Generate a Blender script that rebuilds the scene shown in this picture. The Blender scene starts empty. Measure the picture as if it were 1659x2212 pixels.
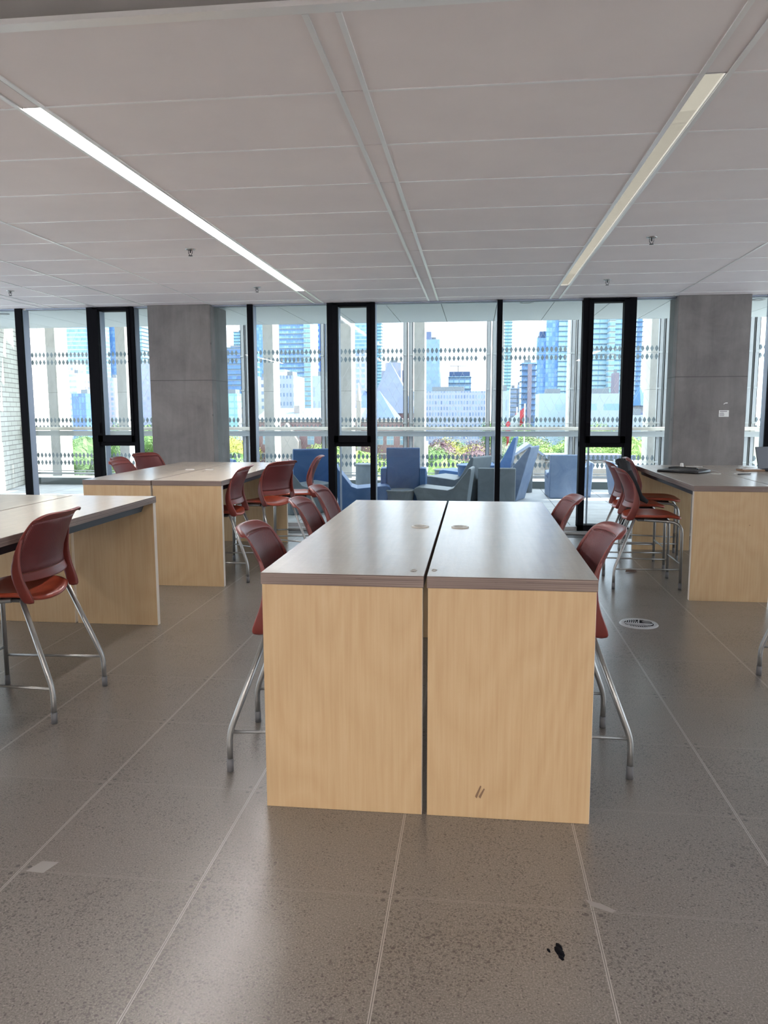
import bpy, bmesh, math, random
from mathutils import Vector, Matrix
random.seed(7)
C = bpy.context.scene.collection
sc = bpy.context.scene
PI = math.pi

# ---------------------------------------------------------------- camera, sky, sun, exposure
cam_d = bpy.data.cameras.new('camera'); cam = bpy.data.objects.new('camera', cam_d); C.objects.link(cam)
R = Matrix(((0.99317222, 0.11663203, -0.00242967), (0.0129139, -0.13061917, -0.99134851), (-0.11594035, 0.98454843, -0.1312335)))
cm = Matrix((R[0], -R[1], -R[2])).transposed().to_4x4()
cm.translation = Vector((1.4615, -2.1998, 1.4914)); cam.matrix_world = cm
cam_d.sensor_fit = 'VERTICAL'; cam_d.sensor_height = 36.0; cam_d.lens = 1669.68 / 2212 * 36
cam_d.clip_end = 3000; cam_d.clip_start = 0.05
sc.camera = cam
world = bpy.data.worlds.new('sky'); sc.world = world; world.use_nodes = True
bg = world.node_tree.nodes['Background']
bg.inputs[0].default_value = (0.80, 0.895, 1.0, 1); bg.inputs[1].default_value = 1.35
sun_d = bpy.data.lights.new('sun', 'SUN'); sun = bpy.data.objects.new('sun', sun_d); C.objects.link(sun)
sun_d.energy = 4.2; sun_d.angle = 0.009; sun_d.color = (1.0, 0.94, 0.84)
sun.rotation_euler = Vector((0.80, 0.30, 0.85)).to_track_quat('Z', 'Y').to_euler()
sc.view_settings.view_transform = 'Standard'; sc.view_settings.look = 'None'
sc.view_settings.exposure = 1.90; sc.view_settings.gamma = 1.0; sc.view_settings.use_curve_mapping = False
LEFT_LAMP = 42.0; RIGHT_LAMP = 0.285; REAR_LAMP_ADDED = 32.0
cy = getattr(sc, 'cycles', None)
if cy:
    cy.max_bounces = 10; cy.diffuse_bounces = 6; cy.glossy_bounces = 5; cy.transparent_max_bounces = 24
    cy.transmission_bounces = 6; cy.use_denoising = True; cy.sample_clamp_indirect = 6.0
    cy.caustics_reflective = False; cy.caustics_refractive = False

# ---------------------------------------------------------------- helpers
class MB:
    """collects simple solids and builds ONE mesh object"""
    def __init__(s): s.v = []; s.f = []; s.m = []; s.sm = []
    def add(s, vs, fs, mi=0, smooth=False):
        o = len(s.v); s.v += [tuple(p) for p in vs]
        for f in fs: s.f.append([i + o for i in f]); s.m.append(mi); s.sm.append(smooth)
    def box(s, x0, x1, y0, y1, z0, z1, mi=0, mt=None):
        vs = [(x0,y0,z0),(x1,y0,z0),(x1,y1,z0),(x0,y1,z0),(x0,y0,z1),(x1,y0,z1),(x1,y1,z1),(x0,y1,z1)]
        fs = [(0,3,2,1),(4,5,6,7),(0,1,5,4),(1,2,6,5),(2,3,7,6),(3,0,4,7)]
        s.add(vs, fs, mi)
        if mt is not None: s.m[-5] = mt      # another material on top
        return s
    def quad(s, pts, mi=0): s.add(pts, [tuple(range(len(pts)))], mi); return s
    def prism(s, prof, a0, a1, axis='x', mi=0, smooth=False):
        """extrude a closed profile (list of 2D points) along an axis"""
        n = len(prof)
        def P(p, a): return (a, p[0], p[1]) if axis == 'x' else ((p[0], a, p[1]) if axis == 'y' else (p[0], p[1], a))
        vs = [P(p, a0) for p in prof] + [P(p, a1) for p in prof]
        o = len(s.v); s.v += vs
        for i in range(n):
            j = (i + 1) % n; s.f.append([o+i, o+j, o+n+j, o+n+i]); s.m.append(mi); s.sm.append(smooth)
        s.f.append([o+i for i in range(n)][::-1]); s.m.append(mi); s.sm.append(False)
        s.f.append([o+n+i for i in range(n)]); s.m.append(mi); s.sm.append(False)
        return s
    def tube(s, pts, r, n=10, mi=0, caps=True, fillet=0.0):
        pts = [Vector(p) for p in pts]
        if fillet > 0 and len(pts) > 2:
            q = [pts[0]]
            for i in range(1, len(pts)-1):
                a, b, c = pts[i-1], pts[i], pts[i+1]
                d1 = min(fillet, (a-b).length*.45); d2 = min(fillet, (c-b).length*.45)
                p, w = b+(a-b).normalized()*d1, b+(c-b).normalized()*d2
                for k in range(6):
                    t = k/5; q.append(p*(1-t)**2 + b*2*t*(1-t) + w*t*t)
            q.append(pts[-1]); pts = q
        rs = r if isinstance(r, (list, tuple)) else [r]*len(pts)
        rings = []; up = None
        for i, p in enumerate(pts):
            t = ((pts[i+1]-p) if i == 0 else (p-pts[i-1]) if i == len(pts)-1 else (pts[i+1]-pts[i-1])).normalized()
            if up is None:
                up = Vector((0,0,1)) if abs(t.z) < .9 else Vector((1,0,0))
            a = t.cross(up).normalized(); b = a.cross(t).normalized(); up = b
            rings.append([p + (a*math.cos(2*PI*k/n) + b*math.sin(2*PI*k/n))*rs[min(i, len(rs)-1)] for k in range(n)])
        o = len(s.v)
        for rg in rings: s.v += [tuple(q) for q in rg]
        for i in range(len(rings)-1):
            for k in range(n):
                l = (k+1) % n
                s.f.append([o+i*n+k, o+i*n+l, o+(i+1)*n+l, o+(i+1)*n+k]); s.m.append(mi); s.sm.append(True)
        if caps:
            s.f.append([o+k for k in range(n)][::-1]); s.m.append(mi); s.sm.append(False)
            e = o+(len(rings)-1)*n; s.f.append([e+k for k in range(n)]); s.m.append(mi); s.sm.append(False)
        return s
    def lathe(s, prof, n=32, cx=0, cy=0, cz=0, mi=0, smooth=True):
        o = len(s.v)
        for (r, z) in prof:
            for k in range(n): s.v.append((cx+r*math.cos(2*PI*k/n), cy+r*math.sin(2*PI*k/n), cz+z))
        for i in range(len(prof)-1):
            for k in range(n):
                l = (k+1) % n; s.f.append([o+i*n+k, o+i*n+l, o+(i+1)*n+l, o+(i+1)*n+k]); s.m.append(mi); s.sm.append(smooth)
        return s
    def build(s, name, mats, parent=None, bevel=0.0, subd=0, solid=0.0, seg=2):
        me = bpy.data.meshes.new(name); me.from_pydata(s.v, [], s.f)
        if not isinstance(mats, (list, tuple)): mats = [mats]
        for m in mats: me.materials.append(m)
        for p, mi, sm in zip(me.polygons, s.m, s.sm): p.material_index = mi; p.use_smooth = sm
        bm = bmesh.new(); bm.from_mesh(me); bmesh.ops.recalc_face_normals(bm, faces=bm.faces); bm.to_mesh(me); bm.free()
        o = bpy.data.objects.new(name, me); C.objects.link(o)
        if parent: o.parent = parent
        if solid: md = o.modifiers.new('solid', 'SOLIDIFY'); md.thickness = solid; md.offset = 0
        if bevel: md = o.modifiers.new('bevel', 'BEVEL'); md.width = bevel; md.segments = seg; md.limit_method = 'ANGLE'; md.angle_limit = math.radians(40)
        if subd: md = o.modifiers.new('sub', 'SUBSURF'); md.levels = subd; md.render_levels = subd
        return o

def tag(o, label=None, cat=None, group=None, kind=None):
    if label: o['label'] = label
    if cat: o['category'] = cat
    if group: o['group'] = group
    if kind: o['kind'] = kind
    return o
def struct(o): o['kind'] = 'structure'; return o
def empty(name, loc=(0,0,0), rz=0.0):
    o = bpy.data.objects.new(name, None); C.objects.link(o); o.empty_display_size = .1
    o.location = loc; o.rotation_euler = (0, 0, rz); return o
def copy_tree(src, parent=None):
    c = src.copy(); C.objects.link(c); c.parent = parent
    for ch in list(src.children): copy_tree(ch, c)
    return c

# ---------------------------------------------------------------- materials
def mat(name, col=(.5,.5,.5), rough=.5, metal=0.0, spec=.5, emit=None, estr=0.0):
    m = bpy.data.materials.new(name); m.use_nodes = True
    b = m.node_tree.nodes['Principled BSDF']
    b.inputs['Base Color'].default_value = (*col, 1); b.inputs['Roughness'].default_value = rough
    b.inputs['Metallic'].default_value = metal; b.inputs['Specular IOR Level'].default_value = spec
    if emit: b.inputs['Emission Color'].default_value = (*emit, 1); b.inputs['Emission Strength'].default_value = estr
    return m
class NT:
    def __init__(s, m): s.m = m; s.t = m.node_tree; s.b = s.t.nodes['Principled BSDF']
    def n(s, typ, **kw):
        nd = s.t.nodes.new(typ)
        for k, v in kw.items():
            if k.startswith('i_'):
                key = k[2:]; key = int(key) if key.isdigit() else key.replace('_', ' ')
                nd.inputs[key].default_value = v
            else: setattr(nd, k, v)
        return nd
    def l(s, a, b): s.t.links.new(a, b)
    def math(s, op, a, b=None, c=None):
        nd = s.t.nodes.new('ShaderNodeMath'); nd.operation = op
        for i, x in enumerate((a, b, c)):
            if x is None: continue
            if isinstance(x, (int, float)): nd.inputs[i].default_value = x
            else: s.l(x, nd.inputs[i])
        return nd.outputs[0]
    def coord(s, kind='Object'): return s.t.nodes.new('ShaderNodeTexCoord').outputs[kind]
    def mapping(s, vec, scale=(1,1,1), loc=(0,0,0), rot=(0,0,0)):
        nd = s.t.nodes.new('ShaderNodeMapping'); s.l(vec, nd.inputs[0])
        nd.inputs['Scale'].default_value = scale; nd.inputs['Location'].default_value = loc; nd.inputs['Rotation'].default_value = rot
        return nd.outputs[0]
    def noise(s, vec, scale=5, detail=4, rough=.5, dist=0.0):
        nd = s.t.nodes.new('ShaderNodeTexNoise'); s.l(vec, nd.inputs['Vector'])
        nd.inputs['Scale'].default_value = scale; nd.inputs['Detail'].default_value = detail
        nd.inputs['Roughness'].default_value = rough; nd.inputs['Distortion'].default_value = dist
        return nd.outputs['Fac']
    def ramp(s, fac, stops):
        nd = s.t.nodes.new('ShaderNodeValToRGB'); s.l(fac, nd.inputs[0]); e = nd.color_ramp.elements
        while len(e) < len(stops): e.new(0.5)
        for el, (p, c) in zip(e, stops): el.position = p; el.color = (*c, 1) if len(c) == 3 else c
        return nd.outputs[0]
    def mix(s, fac, a, b, mode='MIX'):
        nd = s.t.nodes.new('ShaderNodeMix'); nd.data_type = 'RGBA'; nd.blend_type = mode
        for i, x in ((0, fac), (6, a), (7, b)):
            if isinstance(x, (int, float)): nd.inputs[i].default_value = x
            elif isinstance(x, tuple): nd.inputs[i].default_value = (*x, 1)
            else: s.l(x, nd.inputs[i])
        return nd.outputs[2]
    def bump(s, h, strength=.3, dist=.01):
        nd = s.t.nodes.new('ShaderNodeBump'); s.l(h, nd.inputs['Height'])
        nd.inputs['Strength'].default_value = strength; nd.inputs['Distance'].default_value = dist
        s.l(nd.outputs[0], s.b.inputs['Normal'])
    def sep(s, vec):
        nd = s.t.nodes.new('ShaderNodeSeparateXYZ'); s.l(vec, nd.inputs[0]); return nd.outputs
    def comb(s, x, y, z):
        nd = s.t.nodes.new('ShaderNodeCombineXYZ')
        for i, q in enumerate((x, y, z)):
            if isinstance(q, (int, float)): nd.inputs[i].default_value = q
            else: s.l(q, nd.inputs[i])
        return nd.outputs[0]
    def col(s, c): s.l(c, s.b.inputs['Base Color'])
    def rgh(s, c): s.l(c, s.b.inputs['Roughness'])

M = {}
# floor: ground concrete raised-floor tiles, 610 mm, with pale metal edge strips and corner screws
m = M['floor'] = mat('concrete_tile', (.2,.18,.16), .4); t = NT(m); co = t.coord(); x, y, z = t.sep(co)
def edge_dist(t, q, T):
    f = t.math('FRACT', t.math('DIVIDE', q, T)); return t.math('MULTIPLY', t.math('MINIMUM', f, t.math('SUBTRACT', 1.0, f)), T)
dx, dy = edge_dist(t, x, .61), edge_dist(t, y, .61)
tile = t.comb(t.math('FLOOR', t.math('DIVIDE', x, .61)), t.math('FLOOR', t.math('DIVIDE', y, .61)), 0)
wn = t.n('ShaderNodeTexWhiteNoise'); t.l(tile, wn.inputs[0])
big = t.noise(co, 1.6, 5, .6); mid = t.noise(co, 14, 4, .6); fine = t.noise(co, 190, 3, .7)
base = t.ramp(big, [(.3, (.126,.108,.092)), (.7, (.166,.148,.130))])
base = t.mix(t.math('MULTIPLY', wn.outputs[0], .22), base, (.215,.180,.165))
base = t.mix(t.math('MULTIPLY', fine, .8), base, t.ramp(fine, [(.36, (.05,.045,.04)), (.5, (.18,.16,.14)), (.66, (.36,.33,.30))]))
vo = t.n('ShaderNodeTexVoronoi', i_Scale=62.0); t.l(co, vo.inputs['Vector'])
wn2 = t.n('ShaderNodeTexWhiteNoise'); t.l(vo.outputs['Position'], wn2.inputs[0])
cl3 = t.noise(co, 2.2, 3, .5)
spot = t.math('LESS_THAN', vo.outputs['Distance'], t.math('MULTIPLY', t.math('MULTIPLY', t.math('POWER', wn2.outputs[0], 2.2), .34), t.math('MULTIPLY', cl3, 1.6)))
dn = t.n('ShaderNodeTexNoise'); t.l(co, dn.inputs['Vector']); dn.inputs['Scale'].default_value = 90.0
dv = t.n('ShaderNodeVectorMath', operation='MULTIPLY_ADD'); t.l(dn.outputs['Color'], dv.inputs[0]); dv.inputs[1].default_value = (.012,.012,0); t.l(co, dv.inputs[2])
vo3 = t.n('ShaderNodeTexVoronoi', i_Scale=150.0); t.l(dv.outputs[0], vo3.inputs['Vector'])
wn3 = t.n('ShaderNodeTexWhiteNoise'); t.l(vo3.outputs['Position'], wn3.inputs[0])
spot2 = t.math('LESS_THAN', vo3.outputs['Distance'], t.math('MULTIPLY', t.math('MULTIPLY', t.math('POWER', wn3.outputs[0], 1.6), .75), t.math('SUBTRACT', t.math('MULTIPLY', cl3, 2.2), .42)))
base = t.mix(t.math('MULTIPLY', spot, .85), base, (.055,.045,.04))
base = t.mix(t.math('MULTIPLY', spot2, .7), base, (.06,.05,.045))
strip = t.math('LESS_THAN', t.math('MINIMUM', dx, dy), .0038)
stripx = t.math('LESS_THAN', dx, .0045)
gap = t.math('LESS_THAN', t.math('MINIMUM', dx, dy), .0012)
base = t.mix(t.math('MULTIPLY', strip, .45), base, (.34,.31,.28))
base = t.mix(t.math('MULTIPLY', stripx, .6), base, (.42,.39,.36))
base = t.mix(t.math('MULTIPLY', gap, .8), base, (.06,.05,.045))
sd = t.math('SQRT', t.math('ADD', t.math('POWER', t.math('SUBTRACT', dx, .021), 2), t.math('POWER', t.math('SUBTRACT', dy, .021), 2)))
screw = t.math('LESS_THAN', sd, .0072)
base = t.mix(t.math('MULTIPLY', screw, .8), base, (.05,.043,.04))
t.col(base); t.b.inputs['Roughness'].default_value = .36
h = t.math('SUBTRACT', t.math('MULTIPLY', fine, .35), t.math('ADD', t.math('MULTIPLY', strip, .6), t.math('MULTIPLY', screw, .8)))
t.bump(t.math('ADD', h, t.math('MULTIPLY', mid, .8)), .22, .004)
t.b.inputs['Coat Weight'].default_value = .7; t.b.inputs['Coat Roughness'].default_value = .26

m = M['ceil'] = mat('ceiling_panel', (.8,.8,.8), .75); t = NT(m); co = t.coord()
t.col(t.ramp(t.noise(co, 3, 4), [(.3, (.88,.83,.845)), (.7, (.92,.87,.88))])); t.bump(t.noise(co, 260, 2), .12, .002)
M['ceil_strip'] = mat('ceiling_strip', (.95,.95,.96), .34, .35, .8)
M['ceil_edge'] = mat('ceiling_edge_shadow', (.12,.11,.11), .8)
M['bulk'] = mat('bulkhead_paint', (.30,.29,.285), .8)
M['soffit'] = mat('soffit_panel', (.80,.83,.82), .6)
M['black'] = mat('black_window_frame', (.004,.004,.006), .7, 0, .08)
M['frame_side'] = mat('frame_side_anodised', (.30,.35,.44), .45, .3)
m = M['brick'] = mat('cream_brick', (.7,.68,.62), .8); t = NT(m); co = t.coord(); x, y, z = t.sep(co)
br = t.n('ShaderNodeTexBrick', offset=.5); t.l(t.comb(x, z, 0), br.inputs['Vector'])
br.inputs['Scale'].default_value = 1.0; br.inputs['Brick Width'].default_value = .42; br.inputs['Row Height'].default_value = .092
br.inputs['Mortar Size'].default_value = .007; br.inputs['Color1'].default_value = (.66,.64,.58,1); br.inputs['Color2'].default_value = (.78,.76,.70,1)
br.inputs['Mortar'].default_value = (.26,.24,.22,1); t.col(br.outputs[0])
# concrete pillar
def concrete(name, a, b, c, vertical=True):
    m = mat(name, a, .75); t = NT(m); co = t.coord(); x, y, z = t.sep(co)
    st = t.noise(t.mapping(co, (3, 3, .4)), 1.9, 6, .62, .6); cl = t.noise(co, 2.2, 6, .65, .4)
    f = t.math('ADD', t.math('MULTIPLY', st, .42), t.math('MULTIPLY', cl, .58))
    base = t.ramp(f, [(.36, a), (.5, b), (.66, c)])
    j = t.math('LESS_THAN', t.math('ABSOLUTE', t.math('SUBTRACT', z, 1.86)), .006)
    base = t.mix(t.math('MULTIPLY', j, .6), base, tuple(q*.45 for q in a))
    vo = t.n('ShaderNodeTexVoronoi', i_Scale=3.2); t.l(co, vo.inputs['Vector'])
    base = t.mix(t.math('MULTIPLY', t.math('LESS_THAN', vo.outputs['Distance'], .05), .5), base, tuple(q*.4 for q in a))
    seam = t.math('LESS_THAN', t.math('ABSOLUTE', t.math('SUBTRACT', t.math('FRACT', t.math('DIVIDE', t.math('ADD', x, .03), .27)), .5)), .006)
    base = t.mix(t.math('MULTIPLY', seam, .10), base, tuple(q*.5 for q in a))
    t.col(base); t.bump(t.math('ADD', cl, st), .25, .01); return m
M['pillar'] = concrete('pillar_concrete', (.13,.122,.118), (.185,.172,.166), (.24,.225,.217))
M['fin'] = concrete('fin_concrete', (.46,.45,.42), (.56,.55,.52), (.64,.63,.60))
M['steel'] = mat('galvanised_steel', (.38,.39,.40), .45, .2)
m = M['rail'] = mat('weathered_rail', (.55,.51,.44), .5); t = NT(m)
t.col(t.ramp(t.noise(t.mapping(t.coord(), (1,4,4)), 2, 4), [(.35, (.42,.39,.34)), (.65, (.66,.62,.54))]))
M['beam'] = mat('facade_beam', (.44,.46,.46), .5, .2)
M['net'] = mat('cable_net', (.50,.50,.49), .5, .4)
m = M['lozenge'] = mat('lozenge_plate', (.10,.14,.17), .5); t = NT(m)
t.col(t.ramp(t.noise(t.coord(), 9, 1), [(.35, (.12,.16,.185)), (.6, (.19,.23,.25)), (.75, (.42,.42,.40))]))
m = M['paver'] = mat('terrace_paver', (.5,.51,.52), .7); t = NT(m); co = t.coord(); x, y, z = t.sep(co)
d = t.math('MINIMUM', edge_dist(t, x, .9), edge_dist(t, t.math('ADD', y, .35), .9))
t.col(t.mix(t.math('LESS_THAN', d, .006), t.ramp(t.noise(co, 4, 5), [(.3, (.46,.47,.48)), (.7, (.58,.59,.60))]), (.14,.14,.15)))
M['kerb_top'] = mat('kerb_top_stone', (.70,.70,.68), .7)  # pale top: sunlight on the kerb is put into this colour
M['kerb'] = mat('kerb_dark_metal', (.10,.12,.12), .5)
# plywood
def ply_face(name, a, b, c, rot=0.0, rough=.42):
    m = mat(name, b, rough); t = NT(m); co = t.coord(); oi = t.n('ShaderNodeObjectInfo')
    sh = t.n('ShaderNodeVectorMath', operation='ADD'); t.l(co, sh.inputs[0])
    t.l(t.comb(t.math('MULTIPLY', oi.outputs['Random'], 9.0), 0, t.math('MULTIPLY', oi.outputs['Random'], 5.0)), sh.inputs[1])
    v = sh.outputs[0]
    warp = t.noise(t.mapping(v, (1.3, 1.3, .42)), 1.5, 2, .4)
    ring = t.math('FRACT', t.math('MULTIPLY', warp, 17.0))
    ring = t.math('ABSOLUTE', t.math('SUBTRACT', ring, .5))
    gr = t.noise(t.mapping(v, (60, 60, 1.8)), 1.4, 5, .65)
    f = t.math('ADD', t.math('MULTIPLY', gr, .62), t.math('MULTIPLY', ring, .22))
    base = t.ramp(f, [(.22, a), (.42, b), (.66, c)])
    blot = t.noise(v, 2.2, 3); base = t.mix(t.math('MULTIPLY', blot, .35), base, tuple(q*.82 for q in b))
    vo = t.n('ShaderNodeTexVoronoi', i_Scale=2.6); t.l(v, vo.inputs['Vector'])
    base = t.mix(t.math('MULTIPLY', t.math('LESS_THAN', vo.outputs['Distance'], .014), .7), base, (.16,.08,.04))
    t.col(base); t.bump(gr, .06, .002); return m
M['ply'] = ply_face('birch_veneer', (.47,.315,.165), (.53,.375,.21), (.58,.435,.265))
m = M['ply_edge'] = mat('plywood_edge', (.4,.3,.25), .5); t = NT(m); co = t.coord(); x, y, z = t.sep(co)
st = t.noise(t.comb(t.math('MULTIPLY', x, 1.2), t.math('MULTIPLY', y, 1.2), t.math('MULTIPLY', z, 330.0)), 1.0, 3, .6)
kn = t.noise(t.comb(t.math('MULTIPLY', x, 9.0), t.math('MULTIPLY', y, 9.0), t.math('MULTIPLY', z, 260.0)), 1.0, 2, .5)
b_ = t.ramp(st, [(.35, (.09,.06,.05)), (.5, (.19,.14,.12)), (.62, (.27,.21,.18))])
t.col(t.mix(t.math('MULTIPLY', t.math('GREATER_THAN', kn, .71), .8), b_, (.05,.03,.025)))
M['ply_edge_end'] = mat('pale_edge_band', (.70,.62,.52), .4)
m = M['top'] = mat('worn_lacquer_top', (.5,.42,.33), .22); t = NT(m); co = t.coord()
g = t.noise(t.mapping(co, (30, 1.6, 30)), 1.6, 4, .6); wv = t.noise(co, 9, 5, .65, .6); sc_ = t.noise(t.mapping(co, (3, 22, 1)), 4, 4, .7, 1.2)
t.col(t.ramp(t.math('ADD', t.math('MULTIPLY', g, .6), t.math('MULTIPLY', wv, .4)), [(.3, (.38,.325,.27)), (.7, (.44,.38,.31))]))
t.b.inputs['Roughness'].default_value = .27
t.b.inputs['Coat Weight'].default_value = .28; t.b.inputs['Coat Roughness'].default_value = .16
t.b.inputs['IOR'].default_value = 1.45
t.bump(t.math('ADD', t.math('MULTIPLY', sc_, .9), wv), .26, .006)
M['rail_dark'] = mat('dark_steel_rail', (.035,.037,.045), .45, .3)
M['grommet'] = mat('grommet_ring', (.55,.53,.48), .35); M['grommet_in'] = mat('grommet_lid', (.32,.31,.28), .45)
# stools
def red(name, a, rough=.38):
    m = mat(name, a, rough); t = NT(m); t.bump(t.noise(t.coord(), 420, 2), .05, .001); return m
M['red'] = red('red_plastic', (.175,.032,.026)); M['red_seat'] = red('red_plastic_seat', (.34,.055,.026), .34)  # seat colour brightened to orange to stand for lamplight on it
m = M['red_mesh'] = mat('perforated_red_plastic', (.14,.026,.026), .42); t = NT(m); co = t.coord(); x, y, z = t.sep(co)
P_ = .0088
rowf = t.math('DIVIDE', z, P_*.62); row = t.math('FLOOR', rowf); par = t.math('MODULO', row, 2.0)
fx = t.math('SUBTRACT', t.math('FRACT', t.math('ADD', t.math('DIVIDE', t.math('ADD', x, 1.0), P_), t.math('MULTIPLY', t.math('ABSOLUTE', par), .5))), .5)
fz = t.math('SUBTRACT', t.math('FRACT', rowf), .5)
rr = t.math('SQRT', t.math('ADD', t.math('POWER', t.math('MULTIPLY', fx, 1.0), 2), t.math('POWER', t.math('MULTIPLY', fz, .62), 2)))
hole = t.math('LESS_THAN', rr, .13)
t.col(t.mix(t.math('LESS_THAN', rr, .25), (.16,.028,.028), (.06,.010,.012)))
t.l(t.math('SUBTRACT', 1.0, hole), t.b.inputs['Alpha'])
t.bump(t.math('SMOOTH_MIN', rr, .3, .1), .9, .004)
M['leg'] = mat('satin_silver_tube', (.34,.34,.33), .36, .75); M['tip'] = mat('dark_grey_foot_cap', (.12,.12,.125), .6)
# lounge
def poly(name, a, b, rough=.5):
    m = mat(name, a, rough); t = NT(m); co = t.coord()
    t.col(t.ramp(t.noise(co, 3, 6, .65, 1.0), [(.3, a), (.72, b)])); return m
M['pblue'] = poly('blue_moulded_plastic', (.045,.125,.31), (.09,.20,.42))
M['pgrey'] = poly('grey_moulded_plastic', (.12,.15,.18), (.19,.23,.26))
M['pslate'] = poly('slate_blue_moulded_plastic', (.12,.18,.30), (.22,.29,.42))
# glazing
m = M['glass'] = bpy.data.materials.new('window_glass'); m.use_nodes = True; nt = m.node_tree; nt.nodes.clear()
o = nt.nodes.new('ShaderNodeOutputMaterial'); mx = nt.nodes.new('ShaderNodeMixShader'); tr = nt.nodes.new('ShaderNodeBsdfTransparent'); gl = nt.nodes.new('ShaderNodeBsdfGlossy'); fr = nt.nodes.new('ShaderNodeFresnel')
tr.inputs[0].default_value = (.93,.97,.98,1); gl.inputs['Roughness'].default_value = .01; fr.inputs[0].default_value = 1.45; k_ = nt.nodes.new('ShaderNodeMath'); k_.operation = 'MULTIPLY'; k_.inputs[1].default_value = .4; nt.links.new(fr.outputs[0], k_.inputs[0])
nt.links.new(k_.outputs[0], mx.inputs[0]); nt.links.new(tr.outputs[0], mx.inputs[1]); nt.links.new(gl.outputs[0], mx.inputs[2]); nt.links.new(mx.outputs[0], o.inputs[0])
def emis(name, col, s):
    m = mat(name, (.8,.8,.8), .6, emit=col, estr=s); return m
M['lampL'] = emis('lamp_white', (1.0,.985,.96), LEFT_LAMP); M['lampR'] = emis('lamp_cream', (1.0,.96,.80), RIGHT_LAMP); M['lampB'] = emis('lamp_warm_white', (1.0,.95,.92), REAR_LAMP_ADDED)
M['wall'] = mat('interior_wall_paint', (.88,.85,.84), .8)
M['chrome'] = mat('sprinkler_chrome', (.6,.6,.6), .25, .8)
M['white'] = mat('white_plastic', (.8,.8,.78), .4); M['dark'] = mat('black_fabric', (.008,.008,.011), .8); M['bagfab'] = mat('black_leatherette', (.012,.013,.016), .32)

# ---------------------------------------------------------------- the room
ZC = 2.78; YW = 7.35
XL, XR, YB = -6.6, 8.2, -7.4
struct(MB().box(XL, XR, YB, YW-.02, -.3, 0).build('floor', M['floor']))
# ceiling panels: three-bay grid with dark-backed gaps, one object; strips are trims
rows = [.47, 1.115, 1.763, 2.400, 3.038, 3.680, 4.333, 5.0, 5.66, 6.325, 7.0, YW]
cols = [(-6.6,-5.42),(-5.41,-4.02),(-3.84,-3.30),(-3.28,-2.64),(-2.62,-1.80),(-1.785,-.505),(-.40,.885),(1.005,2.312),(2.424,3.705),(3.72,5.0),(5.12,6.4),(6.42,8.2)]
c = MB(); c.box(XL, XR, .47, YW, ZC+.012, ZC+.07, 1)
allc = cols + [(-4.0,-3.86),(-.49,-.415),(.9,.99),(2.325,2.41),(5.02,5.1)]
for (a, b) in allc:
    narrow = b-a < .2
    for i in range(len(rows)-1):
        if narrow and ((-.5 < a < -.4) or (2.3 < a < 2.4)) and 1.0 < rows[i] < 6.3: continue
        c.box(a, b, rows[i]+.005, rows[i+1]-.005, ZC, ZC+.02, 0)
struct(c.build('ceiling', [M['ceil'], M['ceil_edge']]))
t1 = MB()
for y in rows[1:-1]:
    for (a, b) in cols:
        t1.box(a, b, y-.004, y+.009, ZC-.003, ZC+.011)
struct(t1.build('trim_1', M['ceil_strip']))
t2 = MB()
for xx in (-.515,-.405, .878,.990, 2.305,2.411): t2.box(xx, xx+.021, .475, YW-.02, ZC-.005, ZC+.011)
for xx in (-3.87,-4.02, -5.42, -3.298,-2.64,-1.80, 3.703, 5.0, 5.1, 6.4): t2.box(xx, xx+.017, .475, YW-.02, ZC-.004, ZC+.011)
t2.box(XL, XR, YW-.035, YW-.005, ZC-.02, ZC+.01)
struct(t2.build('trim_2', M['ceil_strip']))
# bulkhead where the ceiling steps up towards the camera
struct(MB().box(XL, XR, .44, .468, ZC+.012, 3.05).build('wall_bulkhead', M['bulk']))
struct(MB().box(XL, XR, .415, .469, ZC-.006, ZC+.012).build('trim_3', M['ceil_strip']))
struct(MB().box(XL, XR, YB, .44, 2.972, 3.05).build('ceiling_rear', M['bulk']))
# unseen side walls with large openings added to brighten the room
for nm, xa in (('wall_left', XL-.2), ('wall_right', XR)):
    w_ = MB(); w_.box(xa, xa+.2, YB, -1.5, 0, 3.1); w_.box(xa, xa+.2, -1.5, YW, 0, .12); w_.box(xa, xa+.2, -1.5, YW, 2.72, 3.1)
    for yy in (.3, 2.1, 3.8, 5.5, 7.1): w_.box(xa, xa+.2, yy, yy+.22, .12, 2.72)
    struct(w_.build(nm, M['wall']))
wb = MB(); wb.box(XL, XR, YB-.2, YB, 0, 3.1)
struct(wb.build('wall_rear', M['wall']))
# slab over the room and terrace (the storey above)
struct(MB().box(XL-2.5, XR+2.5, YB-.2, 9.5, 3.1, 3.4).build('wall_upper_slab', M['fin']))

# recessed linear lamps
def linear(x0, x1, y0, y1, lens, label, z=ZC, w=.016):
    root = tag(empty('linear_ceiling_light', ((x0+x1)/2, (y0+y1)/2, z)), label, 'ceiling light', None)
    hx, hy = (x1-x0)/2, (y1-y0)/2
    h = MB(); h.box(-hx, hx, -hy, hy, .03, .045)
    h.box(-hx, -hx+.004, -hy, hy, 0, .03); h.box(hx-.004, hx, -hy, hy, 0, .03); h.box(-hx, hx, -hy, -hy+.004, 0, .03); h.box(-hx, hx, hy-.004, hy, 0, .03)
    h.build('housing', M['ceil_strip'], root)
    MB().box(-hx+.004, hx-.004, -hy+.004, hy-.004, .012, .02).build('diffuser', lens, root)
    return root
linear(-.494, -.405, 1.12, 6.32, M['lampL'], 'bright white recessed strip light in the ceiling over the left tables')
linear(2.326, 2.411, 1.12, 6.32, M['lampR'], 'cream recessed strip light in the ceiling to the right of the central table')
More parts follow.
